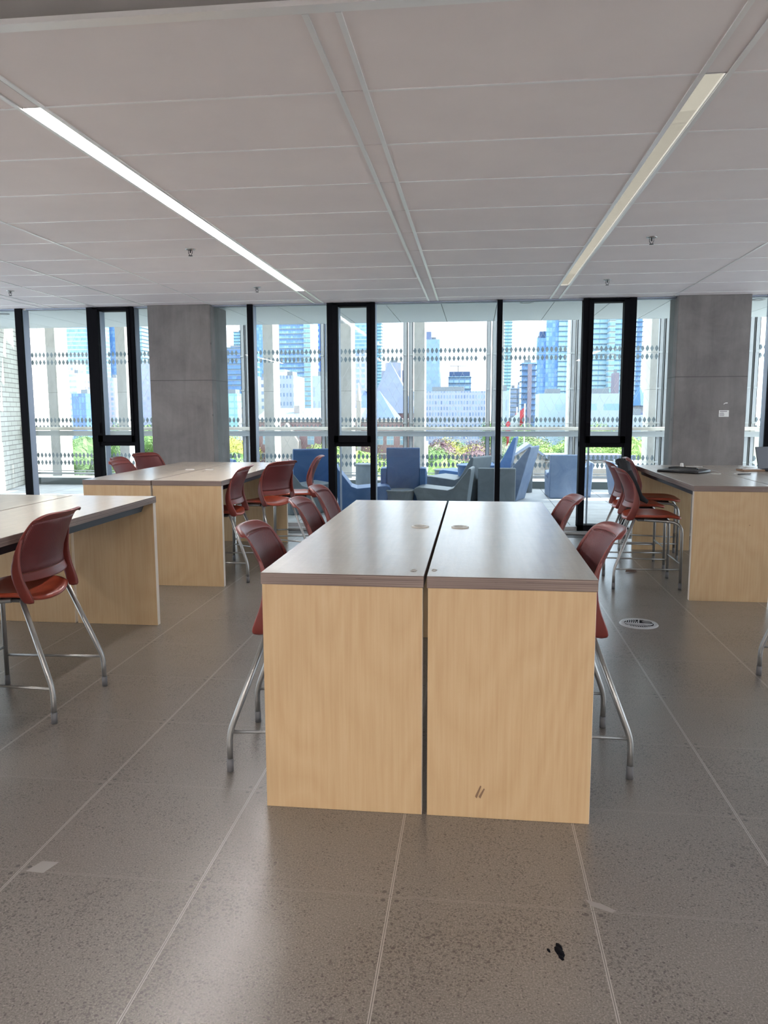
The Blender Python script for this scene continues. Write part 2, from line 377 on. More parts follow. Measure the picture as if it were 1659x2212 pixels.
for k, xx in enumerate((-4.6, -1.4, 1.5, 4.4)):  # extra lamps behind the view, added to raise the indoor brightness
    linear(xx, xx+.14, -7.2, -3.0, M['lampB'], ['strip light in the raised ceiling behind the camera nearest the left wall','strip light in the raised ceiling behind the camera left of centre','strip light in the raised ceiling behind the camera right of centre','strip light in the raised ceiling behind the camera nearest the right wall'][k], 2.925)['group'] = 'strip lights behind the camera'

# concrete pillars
def pillar(x0, x1, y0, y1):
    return struct(MB().box(x0, x1, y0, y1, 0, ZC).build('pillar', M['pillar'], bevel=.008))
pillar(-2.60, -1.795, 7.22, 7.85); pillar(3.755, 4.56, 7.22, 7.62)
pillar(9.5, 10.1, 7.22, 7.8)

# window wall: mullions, opening sashes and glass
FD0, FD1 = 7.27, 7.42
wi = [0]
def mull(x0, x1, root=None, name='mullion', sidew=.02):
    b = MB(); b.box(x0, x1, FD0, FD1, 0, ZC-.004, 0)
    # paler bluish flank: light on the reveal is put into its colour
    b.box(x0+.0005-.001, x1+.0005, FD0+.035, FD1+.02, 0, ZC-.006, 1)
    return b.build(name, [M['black'], M['frame_side']], root)
def window(x0, x1):
    wi[0] += 1
    r = struct(empty('window_%d' % wi[0], ((x0+x1)/2, YW, 0)))
    def par(o): o.parent = r; o.location = (-(x0+x1)/2, -YW, 0); return o
    g = MB(); g.box(x0, x1, YW+.03, YW+.034, .07, ZC-.02); par(g.build('pane', M['glass']))
    s_ = MB(); s_.box(x0, x1, FD0+.02, FD1, 0, .075); par(s_.build('window_sill', M['steel']))
    h = MB(); h.box(x0, x1, FD0+.03, FD1, ZC-.02, ZC-.004); par(h.build('window_head', M['frame_side']))
    return r
def mullion(x0, x1):
    wi[0] += 1; o = mull(x0, x1, name='window_%d' % wi[0]); return struct(o)
def sash_window(x0, x1, wl, wr):
    """black framed opening light above a fixed lower pane"""
    wi[0] += 1; r = struct(empty('window_%d' % wi[0], ((x0+x1)/2, YW, 0)))
    def par(o): o.parent = r; o.location = (-(x0+x1)/2, -YW, 0); return o
    f = MB()
    f.box(x0, x0+wl*.62, FD0, FD1, 0, ZC-.004); f.box(x1-wr*.62, x1, FD0, FD1, 0, ZC-.004)
    f.box(x0, x1, FD0, FD1, 0, .10); f.box(x0, x1, FD0+.02, FD1, 1.04, 1.11); f.box(x0, x1, FD0+.02, FD1, ZC-.05, ZC-.004)
    par(f.build('window_frame', M['black'], bevel=.003))
    s_ = MB()
    s_.box(x0+wl*.55, x0+wl, FD0-.012, FD1-.03, 1.09, ZC-.01); s_.box(x1-wr, x1-wr*.55, FD0-.012, FD1-.03, 1.09, ZC-.01)
    s_.box(x0+wl*.55, x1-wr*.55, FD0-.012, FD1-.03, 1.09, 1.175); s_.box(x0+wl*.55, x1-wr*.55, FD0-.012, FD1-.03, ZC-.03, ZC-.01)
    sash = par(s_.build('opening_sash', M['black'], bevel=.003))
    hd = MB(); hd.box(x0+wl*.62, x0+wl*.80, FD0-.03, FD0-.012, 1.20, 1.33)
    h_ = hd.build('window_handle', M['black']); h_.parent = sash
    rv = MB(); rv.box(x0+wl, x0+wl+.004, FD0+.05, FD1+.03, .1, ZC-.01); rv.box(x1+.0005, x1+.0035, FD0+.04, FD1+.02, 0, ZC-.006)
    par(rv.build('anodised_reveal', M['frame_side']))  # strips coloured like the lit sides of the frame
    g = MB(); g.box(x0+wl, x1-wr, YW+.02, YW+.026, 1.175, ZC-.03); par(g.build('pane', M['glass']))
    g = MB(); g.box(x0+wl*.62, x1-wr*.62, YW+.03, YW+.036, .10, 1.04); par(g.build('pane', M['glass']))
for a, b in ((-6.6,-4.39), (-4.25,-3.425), (-2.81,-2.60), (-1.795,-1.35), (-1.27,-.35), (.24,1.70), (1.77,2.70), (3.305,3.755), (4.56,4.79), (4.88,6.3), (6.4,8.2)): window(a, b)
mullion(-4.385, -4.295); mullion(-1.345, -1.275); mullion(1.703, 1.765); mullion(4.80, 4.875); mullion(6.3, 6.38)
sash_window(-3.425, -2.81, .15, .085); sash_window(-.35, .24, .135, .10); sash_window(2.70, 3.305, .12, .14)
# floor grille along the glass
fg = MB(); fg.box(-6.6, 8.2, 6.93, 6.945, 0, .004); fg.box(-6.6, 8.2, 7.14, 7.155, 0, .004)
for k in range(3): fg.box(-6.6, 8.2, 6.985+k*.05, 6.995+k*.05, 0, .003)
struct(fg.build('trim_4', M['rail_dark']))
struct(MB().box(-6.6, 8.2, 7.16, 7.29, 0, .03).build('trim_5', M['steel']))
# notice on the right pillar, and a scrap of tape above it
n_ = MB(); n_.box(4.262, 4.372, 7.2175, 7.2195, 1.40, 1.475, 0)
for (a, b, z0, z1) in ((4.272,4.352,1.459,1.465), (4.277,4.312,1.447,1.450), (4.268,4.318,1.436,1.440), (4.268,4.322,1.424,1.428), (4.268,4.320,1.411,1.416)):
    n_.box(a, b, 7.2168, 7.2176, z0, z1, 1)
tag(n_.build('notice_sticker', [M['white'], M['rail_dark']]), 'small white notice with lines of dark print stuck on the right concrete pillar', 'notice')
tp = MB(); tp.prism([(4.305,1.545),(4.325,1.562),(4.352,1.566),(4.352,1.552),(4.33,1.553),(4.312,1.543)], 7.2172, 7.2195, 'y')
tag(tp.build('tape_scrap', M['white']), 'torn scrap of white tape above the notice on the right concrete pillar', 'tape')

# sprinklers
def sprinkler(label, loc):
    r = tag(empty('fire_sprinkler', loc), label, 'sprinkler', 'ceiling sprinklers')
    MB().lathe([(0,0),(.042,0),(.040,-.005),(.018,-.010),(0,-.010)], 24).build('ceiling_rose', M['chrome'], r)
    b = MB(); b.tube([(0,0,-.008),(0,0,-.03)], .006, 8)
    for s in (-1, 1): b.tube([(.014*s,0,-.008),(.016*s,0,-.03),(.005*s,0,-.05)], .0025, 6)
    b.lathe([(0,-.054),(.017,-.054),(.017,-.051),(0,-.051)], 16); b.build('sprinkler_head', M['rail_dark'], r)
    return r
sprinkler('ceiling sprinkler left of the bright strip light, nearest the camera', (-.841,4.035,ZC))
sprinkler('ceiling sprinkler between the left pillar and the end of the bright strip light', (-.850,5.998,ZC))
sprinkler('ceiling sprinkler at the far left edge of the ceiling', (-3.567,5.892,ZC))
sprinkler('ceiling sprinkler right of the cream strip light, nearest the camera', (2.767,4.059,ZC))
sprinkler('ceiling sprinkler near the windows, right of the cream strip light', (2.758,6.003,ZC))

# ---------------------------------------------------------------- tables (two half tables back to back)
TH = .904
def half_table(w, L, mirrored=False, bands=True):
    """local: x 0..w, y 0..L ; outer long side at x=0"""
    r = empty('worktable')
    t_ = MB(); t_.box(0, w, 0, L, TH-.043, TH, 0)
    for k in range(1): pass
    t_.m = [1, 0, 1, 1, 1, 1]
    t_.f and None
    t_.build('tabletop', [M['top'], M['ply_edge']], r, bevel=.0012, seg=1)
    for y0 in (.003, L-.046):
        p = MB(); p.box(.004, w-.004, y0, y0+.043, 0, TH-.043, 0); p.m = [0, 0, 0, 1, 0, 1]
        p.build('end_panel', [M['ply'], M['ply_edge_end']], r, bevel=.0012, seg=1)
    q = MB(); xr = .06 if not mirrored else w-.10
    q.prism([(.05, TH-.043), (.11, TH-.095), (L-.11, TH-.095), (L-.05, TH-.043)], xr, xr+.04, 'x'); q.build('steel_rail', M['rail_dark'], r)
    return r
def grommet(r, x, y):
    b = MB(); b.lathe([(.030,.0005),(.030,.004),(.040,.005),(.0435,.004),(.045,0)], 32, x, y, TH, 0)
    b.lathe([(0,.003),(.030,.003)], 32, x, y, TH, 1)
    b.box(x-.028, x+.012, y-.003, y+.003, TH+.002, TH+.0055, 0)
    b.build('cable_grommet', [M['grommet'], M['grommet_in']], r)
def table(x0, x1, y0, L, la, lb, gap=.011, gx=.095, gy=1.17):
    w = (x1-x0-gap)/2
    a = half_table(w, L); a.location = (x0, y0, 0); tag(a, la, 'table', 'plywood work tables'); grommet(a, w-gx, gy)
    b = half_table(w, L, True); b.location = (x0+w+gap, y0, 0); tag(b, lb, 'table', 'plywood work tables'); grommet(b, gx, gy)
    return a, b
table(.690, 1.893, .493, 2.30, 'left half of the birch plywood work table nearest the camera', 'right half of the nearest birch plywood work table, with two dark scuffs')
table(-1.868, -.640, 4.035, 2.30, 'plywood work table by the left pillar, half further from the centre', 'plywood work table by the left pillar, half nearest the red stools on its right')
table(-1.925, -.720, .600, 2.28, 'plywood work table cut off at the left edge, half further from the centre', 'half table at the left edge with the orange-seated stool beside it')
table(3.140, 4.345, 3.960, 2.30, 'plywood work table on the right, half with the black folder lying on it', 'plywood work table on the right, half with the laptop on it')

# ---------------------------------------------------------------- counter stools
def lerp_tab(tab, q):
    for (a, b), (c_, d) in zip(tab, tab[1:]):
        if a <= q <= c_: f = (q-a)/(c_-a); return b+(d-b)*f
    return tab[0][1] if q < tab[0][0] else tab[-1][1]
YT = [(.655,.140),(.70,.166),(.74,.176),(.80,.166),(.86,.143),(.92,.115),(.97,.090),(1.0,.070)]
WT = [(.655,.455),(.74,.462),(.85,.450),(1.0,.405)]
def back_pt(u, z, off=0.0):
    w = lerp_tab(WT, z)/2; bow = .050
    return (u*w, lerp_tab(YT, z)-bow*(1-u*u)+.012*(abs(u)**6)+off, z)
def make_stool():
    r = empty('counter_stool')
    # backrest: frame ring + perforated panel inside it
    U = [-1+2*i/24 for i in range(25)]; Z = [.678,.690,.705,.716]+[.716+.234*i/14 for i in range(1,15)]+[.965,.98,.99]
    b = MB(); nu, nz = len(U), len(Z)+2
    for j in range(nz):
        for u in U:
            if j < len(Z):
                z = Z[j]; sh = 1.0
                if z > .95: sh = 1-.02*((z-.95)/.05)**2
                x, y, zz = back_pt(u, z)
                if z < .71: zz -= .008*(1-u*u)
                k = max(0, z-.90)/.1; zz -= .026*(abs(u)**7)*k
                b.v.append((x*sh, y, zz))
            else:
                x, y, zz = back_pt(u, .99); q = j-len(Z)+1
                b.v.append((x*.975, y-.016*q, 1.0-.026*(abs(u)**7) + (.004 if q == 1 else -.002)))
    for j in range(nz-1):
        for i in range(nu-1):
            inner = 1 <= i < nu-2 and 3 <= j < len(Z)-3
            if inner: continue
            b.f.append([j*nu+i, j*nu+i+1, (j+1)*nu+i+1, (j+1)*nu+i]); b.m.append(0); b.sm.append(True)
    b.build('backrest', M['red'], r, solid=.0065, subd=1)
    p = MB()
    for j in range(3, len(Z)-2):
        for i in range(1, nu-1):
            x, y, zz = back_pt(U[i], Z[j], .0); k = max(0, Z[j]-.90)/.1; p.v.append((x, y, zz-.026*(abs(U[i])**7)*k))
    ni, nj = nu-2, len(Z)-5
    for j in range(nj-1):
        for i in range(ni-1):
            p.f.append([j*ni+i, j*ni+i+1, (j+1)*ni+i+1, (j+1)*ni+i]); p.m.append(0); p.sm.append(True)
    p.build('mesh_panel', M['red_mesh'], r, solid=.0045)['label'] = 'darker red perforated panel'
    # side arms joining backrest to seat
    for s in (-1, 1):
        a = MB()
        path = [(.213,.139,.895,.006),(.219,.160,.83,.014),(.224,.176,.765,.026),(.224,.172,.70,.034),(.220,.152,.645,.036),(.213,.134,.600,.038),(.204,.128,.568,.036)]
        n = 8; rings = []
        for (x, y, z, d) in path:
            rg = []
            for k in range(n):
                an = 2*PI*(k+.5)/n; cx_, sx_ = math.cos(an), math.sin(an)
                rg.append((s*(x + .0075*(abs(cx_)**.5)*(1 if cx_ > 0 else -1)), y-.006 + d*(abs(sx_)**.5)*(1 if sx_ > 0 else -1)*.92, z))
            rings.append(rg)
        o = 0
        for rg in rings: a.v += rg
        for i in range(len(rings)-1):
            for k in range(n):
                l = (k+1) % n; a.f.append([i*n+k, i*n+l, (i+1)*n+l, (i+1)*n+k]); a.m.append(0); a.sm.append(True)
        a.f.append(list(range(n))); a.m.append(0); a.sm.append(True)
        a.f.append([(len(rings)-1)*n+k for k in range(n)]); a.m.append(0); a.sm.append(True)
        a.build('back_arm', M['red'], r, subd=1)
    # seat
    sm_ = MB(); N = 16
    for j in range(N+1):
        v = -1+2*j/N
        for i in range(N+1):
            u = -1+2*i/N
            # square to rounded square
            fx = u*math.sqrt(1-.32*v*v); fy = v*math.sqrt(1-.30*u*u)
            X = fx*.225; Y = .335+fy*.238
            z = .602 - .016*(1-u*u)*(1-max(0, v)**2)*1.0 + .012*abs(u)**3 - .030*max(0, v-.45)**1.6*2.0 + .012*max(0, -v-.5)
            if v < -.55: z -= .026*((-v-.55)/.45)**2
            sm_.v.append((X, Y, z))
    for j in range(N):
        for i in range(N):
            sm_.f.append([j*(N+1)+i, j*(N+1)+i+1, (j+1)*(N+1)+i+1, (j+1)*(N+1)+i]); sm_.m.append(0); sm_.sm.append(True)
    se = sm_.build('seat', M['red_seat'], r, solid=.024, subd=1); se['label'] = 'orange red moulded seat'
    MB().box(-.13, .13,   .20, .46, .555, .573).build('seat_bracket', M['tip'], r, bevel=.008)
    for s in (-1, 1):
        l = MB().tube([(.256*s,0,.045),(.253*s,0,.165),(.203*s,.160,.588)], .0125, 12, fillet=.045).build('leg', M['leg'], r)
        MB().tube([(.2568*s,0,0),(.256*s,0,.055)], .0142, 12).build('foot_cap', M['tip'], l)
        l = MB().tube([(.222*s,.545,.045),(.218*s,.540,.560),(.150*s,.25,.572)], .0125, 12, fillet=.09).build('leg', M['leg'], r)
        MB().tube([(.2222*s,.5452,0),(.222*s,.545,.055)], .0142, 12).build('foot_cap', M['tip'], l)
        MB().tube([(.252*s,.0,.168),(.222*s,.545,.168)], .007, 8).build('footrail', M['leg'], r)
    MB().tube([(-.221,.544,.215),(.221,.544,.215)], .007, 8).build('footrail', M['leg'], r)
    return r
stool0 = make_stool(); used = [False]
def stool(x, y, deg, label):
    """x, y = midpoint between the rear feet; deg = heading of the sitter (0 = +y)"""
    o = stool0 if not used[0] else copy_tree(stool0); used[0] = True
    o.location = (x, y, 0); o.rotation_euler = (0, 0, math.radians(deg))
    o['label'] = label; o['category'] = 'stool'; o['group'] = 'red counter stools'
    return o
# heading +x = -90 deg, heading -x = 90 deg
stool(-.530, 1.400, 90, 'red stool at the left edge of the photo with its orange seat showing')
stool(.452, 1.015, -87, 'red stool on the left of the central table, nearest the camera')
stool(.440, 1.990, -87, 'red stool on the left of the central table, middle of the three')
stool(.400, 2.700, -88, 'red stool on the left of the central table, furthest from the camera')
stool(2.090, 1.130, 93, 'red stool on the right of the central table, nearest the camera')
stool(2.075, 2.270, 91, 'red stool on the right of the central table, further from the camera')
stool(-.500, 4.480, 92, 'red stool beside the left pillar table, nearest its front panel')
stool(-.330, 5.110, 62, 'red stool turned outwards in the middle of the row right of the left pillar table')
stool(-.155, 6.030, 104, 'red stool furthest along the right side of the left pillar table, near the glass')
stool(-2.085, 5.070, -92, 'red stool behind the left pillar table, front of the overlapping pair')
stool(-2.330, 5.560, -86, 'red stool behind the left pillar table, rear of the overlapping pair')
stool(-2.400, 6.420, -112, 'red stool behind the left pillar table closest to the left pillar, with a glare streak')
stool(2.625, 4.565, -90, 'red stool at the right table, nearest and seen side on')
stool(2.675, 5.350, -91, 'red stool at the right table holding the black jacket, behind the side-on one')
stool(2.960, 5.930, -100, 'red stool at the right table, pushed furthest in near the glass')
stool(3.070, 1.971, -90, 'red stool at the right edge of the photo with only a leg showing')

# ---------------------------------------------------------------- small things indoors
# round floor outlet vent
v = tag(empty('floor_vent', (2.615, 3.232, 0)), 'round grey metal air vent set in the floor right of the central table', 'vent')
MB().lathe([(.100,.003),(.104,.008),(.126,.008),(.132,.0)], 48).build('vent_ring', M['steel'], v)
MB().lathe([(0,.002),(.101,.002)], 40).build('vent_well', M['black'], v)
g = MB()
for k in range(11):
    for s in (-1, 1):
        pts = []
        for q in range(7):
            f = q/6; X = -.088+k*.0145+ .020*math.sin(f*1.5); Y = s*(.008+f*.075)
            if X*X+Y*Y < .098**2 and not (X > .0 and Y > 0): pts.append((X, Y, .005))
        if len(pts) > 1: g.tube(pts, .0030, 5)
g.tube([(-.10,0,.005),(.09,-.02,.005)], .005, 6); g.tube([(0,0,.005),(.02,.10,.005)], .004, 6)
g.build('vent_grille', M['steel'], v)
c_ = MB(); c_.add([(.01+.052+.034*math.cos(a*PI/12), .045+.03*math.sin(a*PI/12)-.01, .0065) for a in range(24)], [tuple(range(24))]); c_.build('vent_flap', M['tip'], v)
# black folder, laptop, notebook, pen, cable, little bottle on the right table
f = MB(); out = [(-.20,-.13),(-.19,-.15),(.17,-.16),(.20,-.14),(.205,.12),(.19,.15),(-.17,.14),(-.20,.12)]
n = len(out); zs = [0,.006,.018,.024]
for zi, sc2 in zip(zs, (.97,1,1,.95)):
    for (x, y) in out: f.v.append((x*sc2, y*sc2, zi + (.006*math.sin(x*25+y*14) if zi > .01 else 0)))
for i in range(3):
    for k in range(n): f.f.append([i*n+k, i*n+(k+1)%n, (i+1)*n+(k+1)%n, (i+1)*n+k]); f.m.append(0); f.sm.append(True)
f.f.append(list(range(n))); f.m.append(0); f.sm.append(False); f.f.append([3*n+k for k in range(n)]); f.m.append(0); f.sm.append(False)
fo = tag(empty('laptop_sleeve', (3.41, 5.33, TH), math.radians(-38)), 'black leather-look laptop sleeve lying on the right table', 'bag')
f.build('sleeve_body', M['bagfab'], fo, bevel=.004)
MB().tube([(-.17,.05,.03),(-.12,.10,.036),(0,.11,.034),(.10,.08,.034),(.12,.03,.03)], .006, 8, fillet=.03).build('strap', M['bagfab'], fo)
MB().tube([(-.19,-.135,.020),(.0,-.15,.026),(.19,-.135,.022)], .003, 6).build('zip', M['leg'], fo)
lp = tag(empty('laptop', (4.29, 5.62, TH), math.radians(-152)), 'open dark grey laptop with round stickers on its lid at the right edge', 'laptop')
MB().box(-.155, .155, 0, .215, .002, .016).build('laptop_base', M['rail_dark'], lp, bevel=.003)
lid = MB().box(-.155, .155, -.004, .004, 0, .215).build('laptop_lid', M['rail_dark'], lp, bevel=.003); lid.location = (0, 0, .016); lid.rotation_euler = (math.radians(14), 0, 0)
st = MB(); st.add([(.085+.030*math.cos(a*PI/10), -.0052, .14+.036*math.sin(a*PI/10)) for a in range(20)], [tuple(range(20))], 0)
st.add([(.085+.023*math.cos(a*PI/10), -.0056, .14+.029*math.sin(a*PI/10)) for a in range(20)], [tuple(range(20))], 1)
st.add([(.066,-.006,.125),(.104,-.006,.125),(.104,-.006,.137),(.066,-.006,.137)], [(0,1,2,3)], 2)
M['teal'] = mat('teal_print', (.10,.35,.38), .5); st.build('lid_sticker', [M['white'], M['rail_dark'], M['teal']], lid)
nb = tag(empty('notebook', (4.06, 5.52, TH), math.radians(12)), 'brown notebook with loose papers beside the laptop', 'notebook')
M['kraft'] = mat('kraft_cover', (.30,.19,.12), .7)
MB().box(-.09, .12, -.07, .07, .001, .016).build('cover', M['kraft'], nb, bevel=.002)
pp = MB(); pp.v = [(-.10,-.06,.017),(.10,-.05,.018),(.11,.07,.030),(-.05,.075,.034),(-.06,.0,.04),(.04,.0,.028)]; pp.f = [[0,1,5,4],[4,5,2,3]]; pp.m = [0,0]; pp.sm = [True]*2
pp.build('loose_sheet', M['white'], nb, solid=.0015)
pe = MB().tube([(3.80,5.02,TH+.006),(3.93,5.10,TH+.006)], [.005,.005], 8); pe.tube([(3.93,5.10,TH+.006),(3.945,5.109,TH+.006)], [.005,.001], 8)
tag(pe.build('pen', M['rail_dark']), 'dark pen lying on the right table between the sleeve and the laptop', 'pen')
tag(MB().tube([(3.60,5.98,TH+.004),(3.68,5.99,TH+.004),(3.76,5.97,TH+.004)], .004, 6, fillet=.02).build('cable', M['white']), 'short white cable end on the right table behind the black sleeve', 'cable')
tag(MB().lathe([(0,0),(.018,0),(.019,.012),(.015,.03),(.017,.036),(.010,.044),(0,.045)], 16, 3.545, 5.93, TH).build('adhesive_putty', M['white']), 'small crumpled white lump on the right table behind the black sleeve', 'crumpled tissue')
# black jacket over the stool back
j = tag(empty('jacket', (2.70, 5.10, 0)), 'black hooded jacket hung over a red stool back at the right table', 'jacket')
jb = MB(); rnd = random.Random(3)
prof = [(.60,.03,.10),(.64,.05,.14),(.74,.045,.15),(.85,.045,.16),(.95,.05,.17),(1.00,.055,.16),(1.03,.05,.12)]
n = 20
for (z, dx_, dy_) in prof:
    for k in range(n):
        a = 2*PI*k/n; w_ = 1+.14*math.sin(3*a+z*9)+.08*math.sin(7*a+z*17)
        jb.v.append((.11+(1.0-z)*.22+dx_*math.cos(a)*w_, dy_*math.sin(a)*w_*.8, z))
for i in range(len(prof)-1):
    for k in range(n): l = (k+1)%n; jb.f.append([i*n+k,i*n+l,(i+1)*n+l,(i+1)*n+k]); jb.m.append(0); jb.sm.append(True)
jb.f.append(list(range(n))); jb.f.append([(len(prof)-1)*n+k for k in range(n)]); jb.m += [0,0]; jb.sm += [True,True]
jb.build('jacket_body', M['dark'], j, subd=1)
hd = MB()
prof = [(.975,.03),(.995,.042),(1.018,.046),(1.036,.036),(1.046,.014)]
for (z, q) in prof:
    for k in range(16):
        a = 2*PI*k/16; w_ = 1+.18*math.sin(3*a+z*60)+.1*math.sin(5*a); hd.v.append((.085+q*1.0*math.cos(a)*w_, -.03+q*1.2*math.sin(a)*w_, z))
for i in range(4):
    for k in range(16): l = (k+1)%16; hd.f.append([i*16+k,i*16+l,(i+1)*16+l,(i+1)*16+k]); hd.m.append(0); hd.sm.append(True)
hd.f.append(list(range(16))); hd.f.append([64+k for k in range(16)]); hd.m += [0,0]; hd.sm += [True,True]
hd.build('hood', M['dark'], j, subd=1)
sl = MB().tube([(.14,-.10,.93),(.20,-.13,.80),(.25,-.12,.70),(.32,-.10,.655)], [.035,.035,.03,.018], 10).build('sleeve', M['dark'], j)
# debris on the floor
M['crumb'] = mat('brown_paper', (.13,.08,.06), .7)
cr = MB(); rnd = random.Random(5)
for k in range(5):
    px, py = rnd.uniform(-.03,.03), rnd.uniform(-.02,.02)
    cr.add([(px-.025,py-.012,.002),(px+.024,py-.01,.004),(px+.018,py+.012,.026),(px-.015,py+.014,.018)], [(0,1,2,3)])
co_ = cr.build('crumpled_wrapper', M['crumb'], solid=.002); co_.location = (2.905, 5.02, 0); tag(co_, 'crumpled brown wrapper on the floor under the side-on red stool', 'litter')
gm = MB(); gm.lathe([(0,.003),(.010,.003),(.013,.0)], 9); gm.lathe([(0,.0025),(.007,.0025),(.009,0)], 7, .009, .010); gm.lathe([(0,.0025),(.006,.0025),(.008,0)], 6, -.006, -.011); gm.lathe([(0,.002),(.004,.002),(.005,0)], 6, -.030, .006); gum = gm.build('gum_spot', M['black']); gum.location = (1.712, -.192, 0); gum.scale = (.9,1.9,1); gum.rotation_euler = (0,0,.35); tag(gum, 'small black smear stuck on the floor in the foreground', 'litter')
M['tape'] = mat('floor_tape', (.26,.24,.225), .6)
tpf = MB().quad([(.022,-.005,.0008),(.085,-.008,.0008),(.105,.055,.0008),(.045,.055,.0008)]).build('floor_tape', M['tape'], solid=.0008); tag(tpf, 'pale square of tape on a floor joint at lower left', 'tape')
tag(MB().quad([(1.815,.05,.0008),(1.86,.035,.0008),(1.90,.005,.0008),(1.885,-.005,.0008),(1.83,.02,.0008)]).build('tape_residue', M['tape'], solid=.0008), 'grey tape residue on the floor joint right of centre', 'tape')
# power adapters under the two far tables
for (x, y, z, lb) in ((-.98, 4.62, .30, 'white plug adapter hanging on its cable under the left pillar table'), (3.30, 4.30, .46, 'white plug adapter hanging on its cable under the right table')):
    a = tag(empty('power_adapter', (x, y, z)), lb, 'adapter', 'hanging plug adapters')
    MB().box(-.03, .03, -.012, .012, -.05, .03).build('adapter_body', M['white'], a, bevel=.006)
    MB().tube([(0,0,.03),(.01,.02,.2),(-.01,.0,TH-.10-z)], .0025, 6, fillet=.05).build('cord', M['white'], a)
# marks on the central table and its panel
M['resid'] = mat('sticker_residue', (.34,.31,.27), .6)
for (cx_, cy_, s, lb) in ((1.243, .585, 1, 'curled sticker residue on the left half of the central table top'), (1.318, .600, .85, 'curled sticker residue on the right half of the central table top')):
    b = MB()
    for k in range(10):
        a0, a1 = k*PI/5.6, (k+1)*PI/5.6
        b.quad([(cx_+s*.013*math.cos(a0), cy_+s*.022*math.sin(a0), TH+.0006), (cx_+s*.013*math.cos(a1), cy_+s*.022*math.sin(a1), TH+.0006), (cx_+s*.008*math.cos(a1), cy_+s*.013*math.sin(a1), TH+.0006), (cx_+s*.008*math.cos(a0), cy_+s*.013*math.sin(a0), TH+.0006)])
    tag(b.build('sticker_residue', M['resid'], solid=.0006), lb, 'residue')
sb = MB()
for q in range(2):
    x0 = 1.478+q*.013
    sb.quad([(x0,.4925,.085),(x0+.006,.4925,.078),(x0+.022,.4925,.125-q*.01),(x0+.018,.4925,.128-q*.01)])
M['scuff'] = mat('scuff', (.20,.12,.07), .6)
tag(sb.build('scuff_mark', M['scuff'], solid=.0008), 'pair of dark scuffs low on the right end panel of the central table', 'scuff')

# ---------------------------------------------------------------- terrace outside
struct(MB().box(-10.5, 11, YW-.02, 13.3, -.3, -.002).build('floor_terrace', M['paver']))
# soffit with dark joints and downlights
s_ = MB(); s_.box(-10.5, 11, YW+.08, 9.5, ZC+.012, ZC+.06, 1)
xs = [-10.5]+[1.025+k*.684 for k in range(-16, 15)]+[11]
xs = [x for k, x in enumerate(xs) if k in (0, len(xs)-1) or k % 1 == 0]
for a, b in zip(xs, xs[1:]): s_.box(a+.005, b-.005, YW+.08, 9.5, ZC-.001, ZC+.02, 0)
struct(s_.build('ceiling_soffit', [M['soffit'], M['rail_dark']]))
struct(MB().box(-10.5, 11, 9.5, 9.53, ZC-.004, 3.5).build('trim_6', M['soffit']))
def downlight(x, y, lb):
    r = tag(empty('downlight', (x, y, ZC-.001)), lb, 'downlight', 'soffit downlights')
    MB().lathe([(.052,0),(.085,0),(.085,-.006),(.055,-.006)], 28).build('rim', M['steel'], r)
    MB().lathe([(0,.0),(.052,-.002)], 24).build('lens', M['white'], r)
downlight(-.31, 7.62, 'soffit downlight above the central opening sash')
downlight(2.06, 7.55, 'soffit downlight right of the central mullion')
downlight(-4.85, 7.75, 'soffit downlight at the far left edge')
downlight(4.78, 7.70, 'soffit downlight beyond the right pillar')
# unseen louvres added over the terrace, slotted to shape the sun
cb = MB()
for k in range(40):
    x0 = -10.3+k*.54; cb.box(x0, x0+.04, 9.53, 11.95, 3.45, 4.05)
    if k % 5 not in (1, 2): cb.box(x0, x0+.04, 12.2, 12.9, 3.45, 4.05)
cb.box(-10.5, 11, 11.95, 12.0, 3.45, 4.05); cb.box(-10.5, 11, 12.85, 12.9, 3.45, 4.05)
struct(cb.build('roof_canopy', M['fin']))
# kerb
struct(MB().box(-7.85, 11, 12.62, 13.2, 0, .135, 1, 0).build('trim_7', [M['kerb_top'], M['kerb']]))
# brick return wall of the building, at an angle, at the left
def brick(p0, p1, z1, th=.25, name='wall_brick'):
    p0, p1 = Vector((*p0, 0)), Vector((*p1, 0)); L = (p1-p0).length
    o = MB().box(0, L, 0, th, 0, z1).build(name, M['brick']); o.location = p0
    o.rotation_euler = (0, 0, math.atan2(p1.y-p0.y, p1.x-p0.x)); return struct(o)
brick((-8.17, 13.45), (-6.75, 8.6), 3.4)      # seen from the room
brick((-8.05, 13.62), (-8.55, 15.2), 6.0)
# outer concrete fins
for k, x in enumerate((-7.25, -5.74, -4.22, -2.66, -1.09, .36, 1.88, 3.34, 4.83, 6.33)):
    o = MB().box(-.105, .105, 0, .50, -16, 6.2).build('facade_fin', M['fin'], bevel=.01); o.location = (x, 13.1, 0)
    tag(o, ['concrete fin outside, leftmost, beside the brick wall','concrete fin outside the left opening sash','concrete fin outside behind the left opening sash frame','concrete fin outside, first to the right of the left pillar','concrete fin outside the central opening sash','concrete fin outside, just right of a steel post pair in the middle bay','concrete fin outside, just right of the central mullion','concrete fin outside behind the right opening sash frame','concrete fin outside, next to the left edge of the right pillar','concrete fin outside beyond the right pillar'][k], 'concrete fin', 'concrete facade fins')
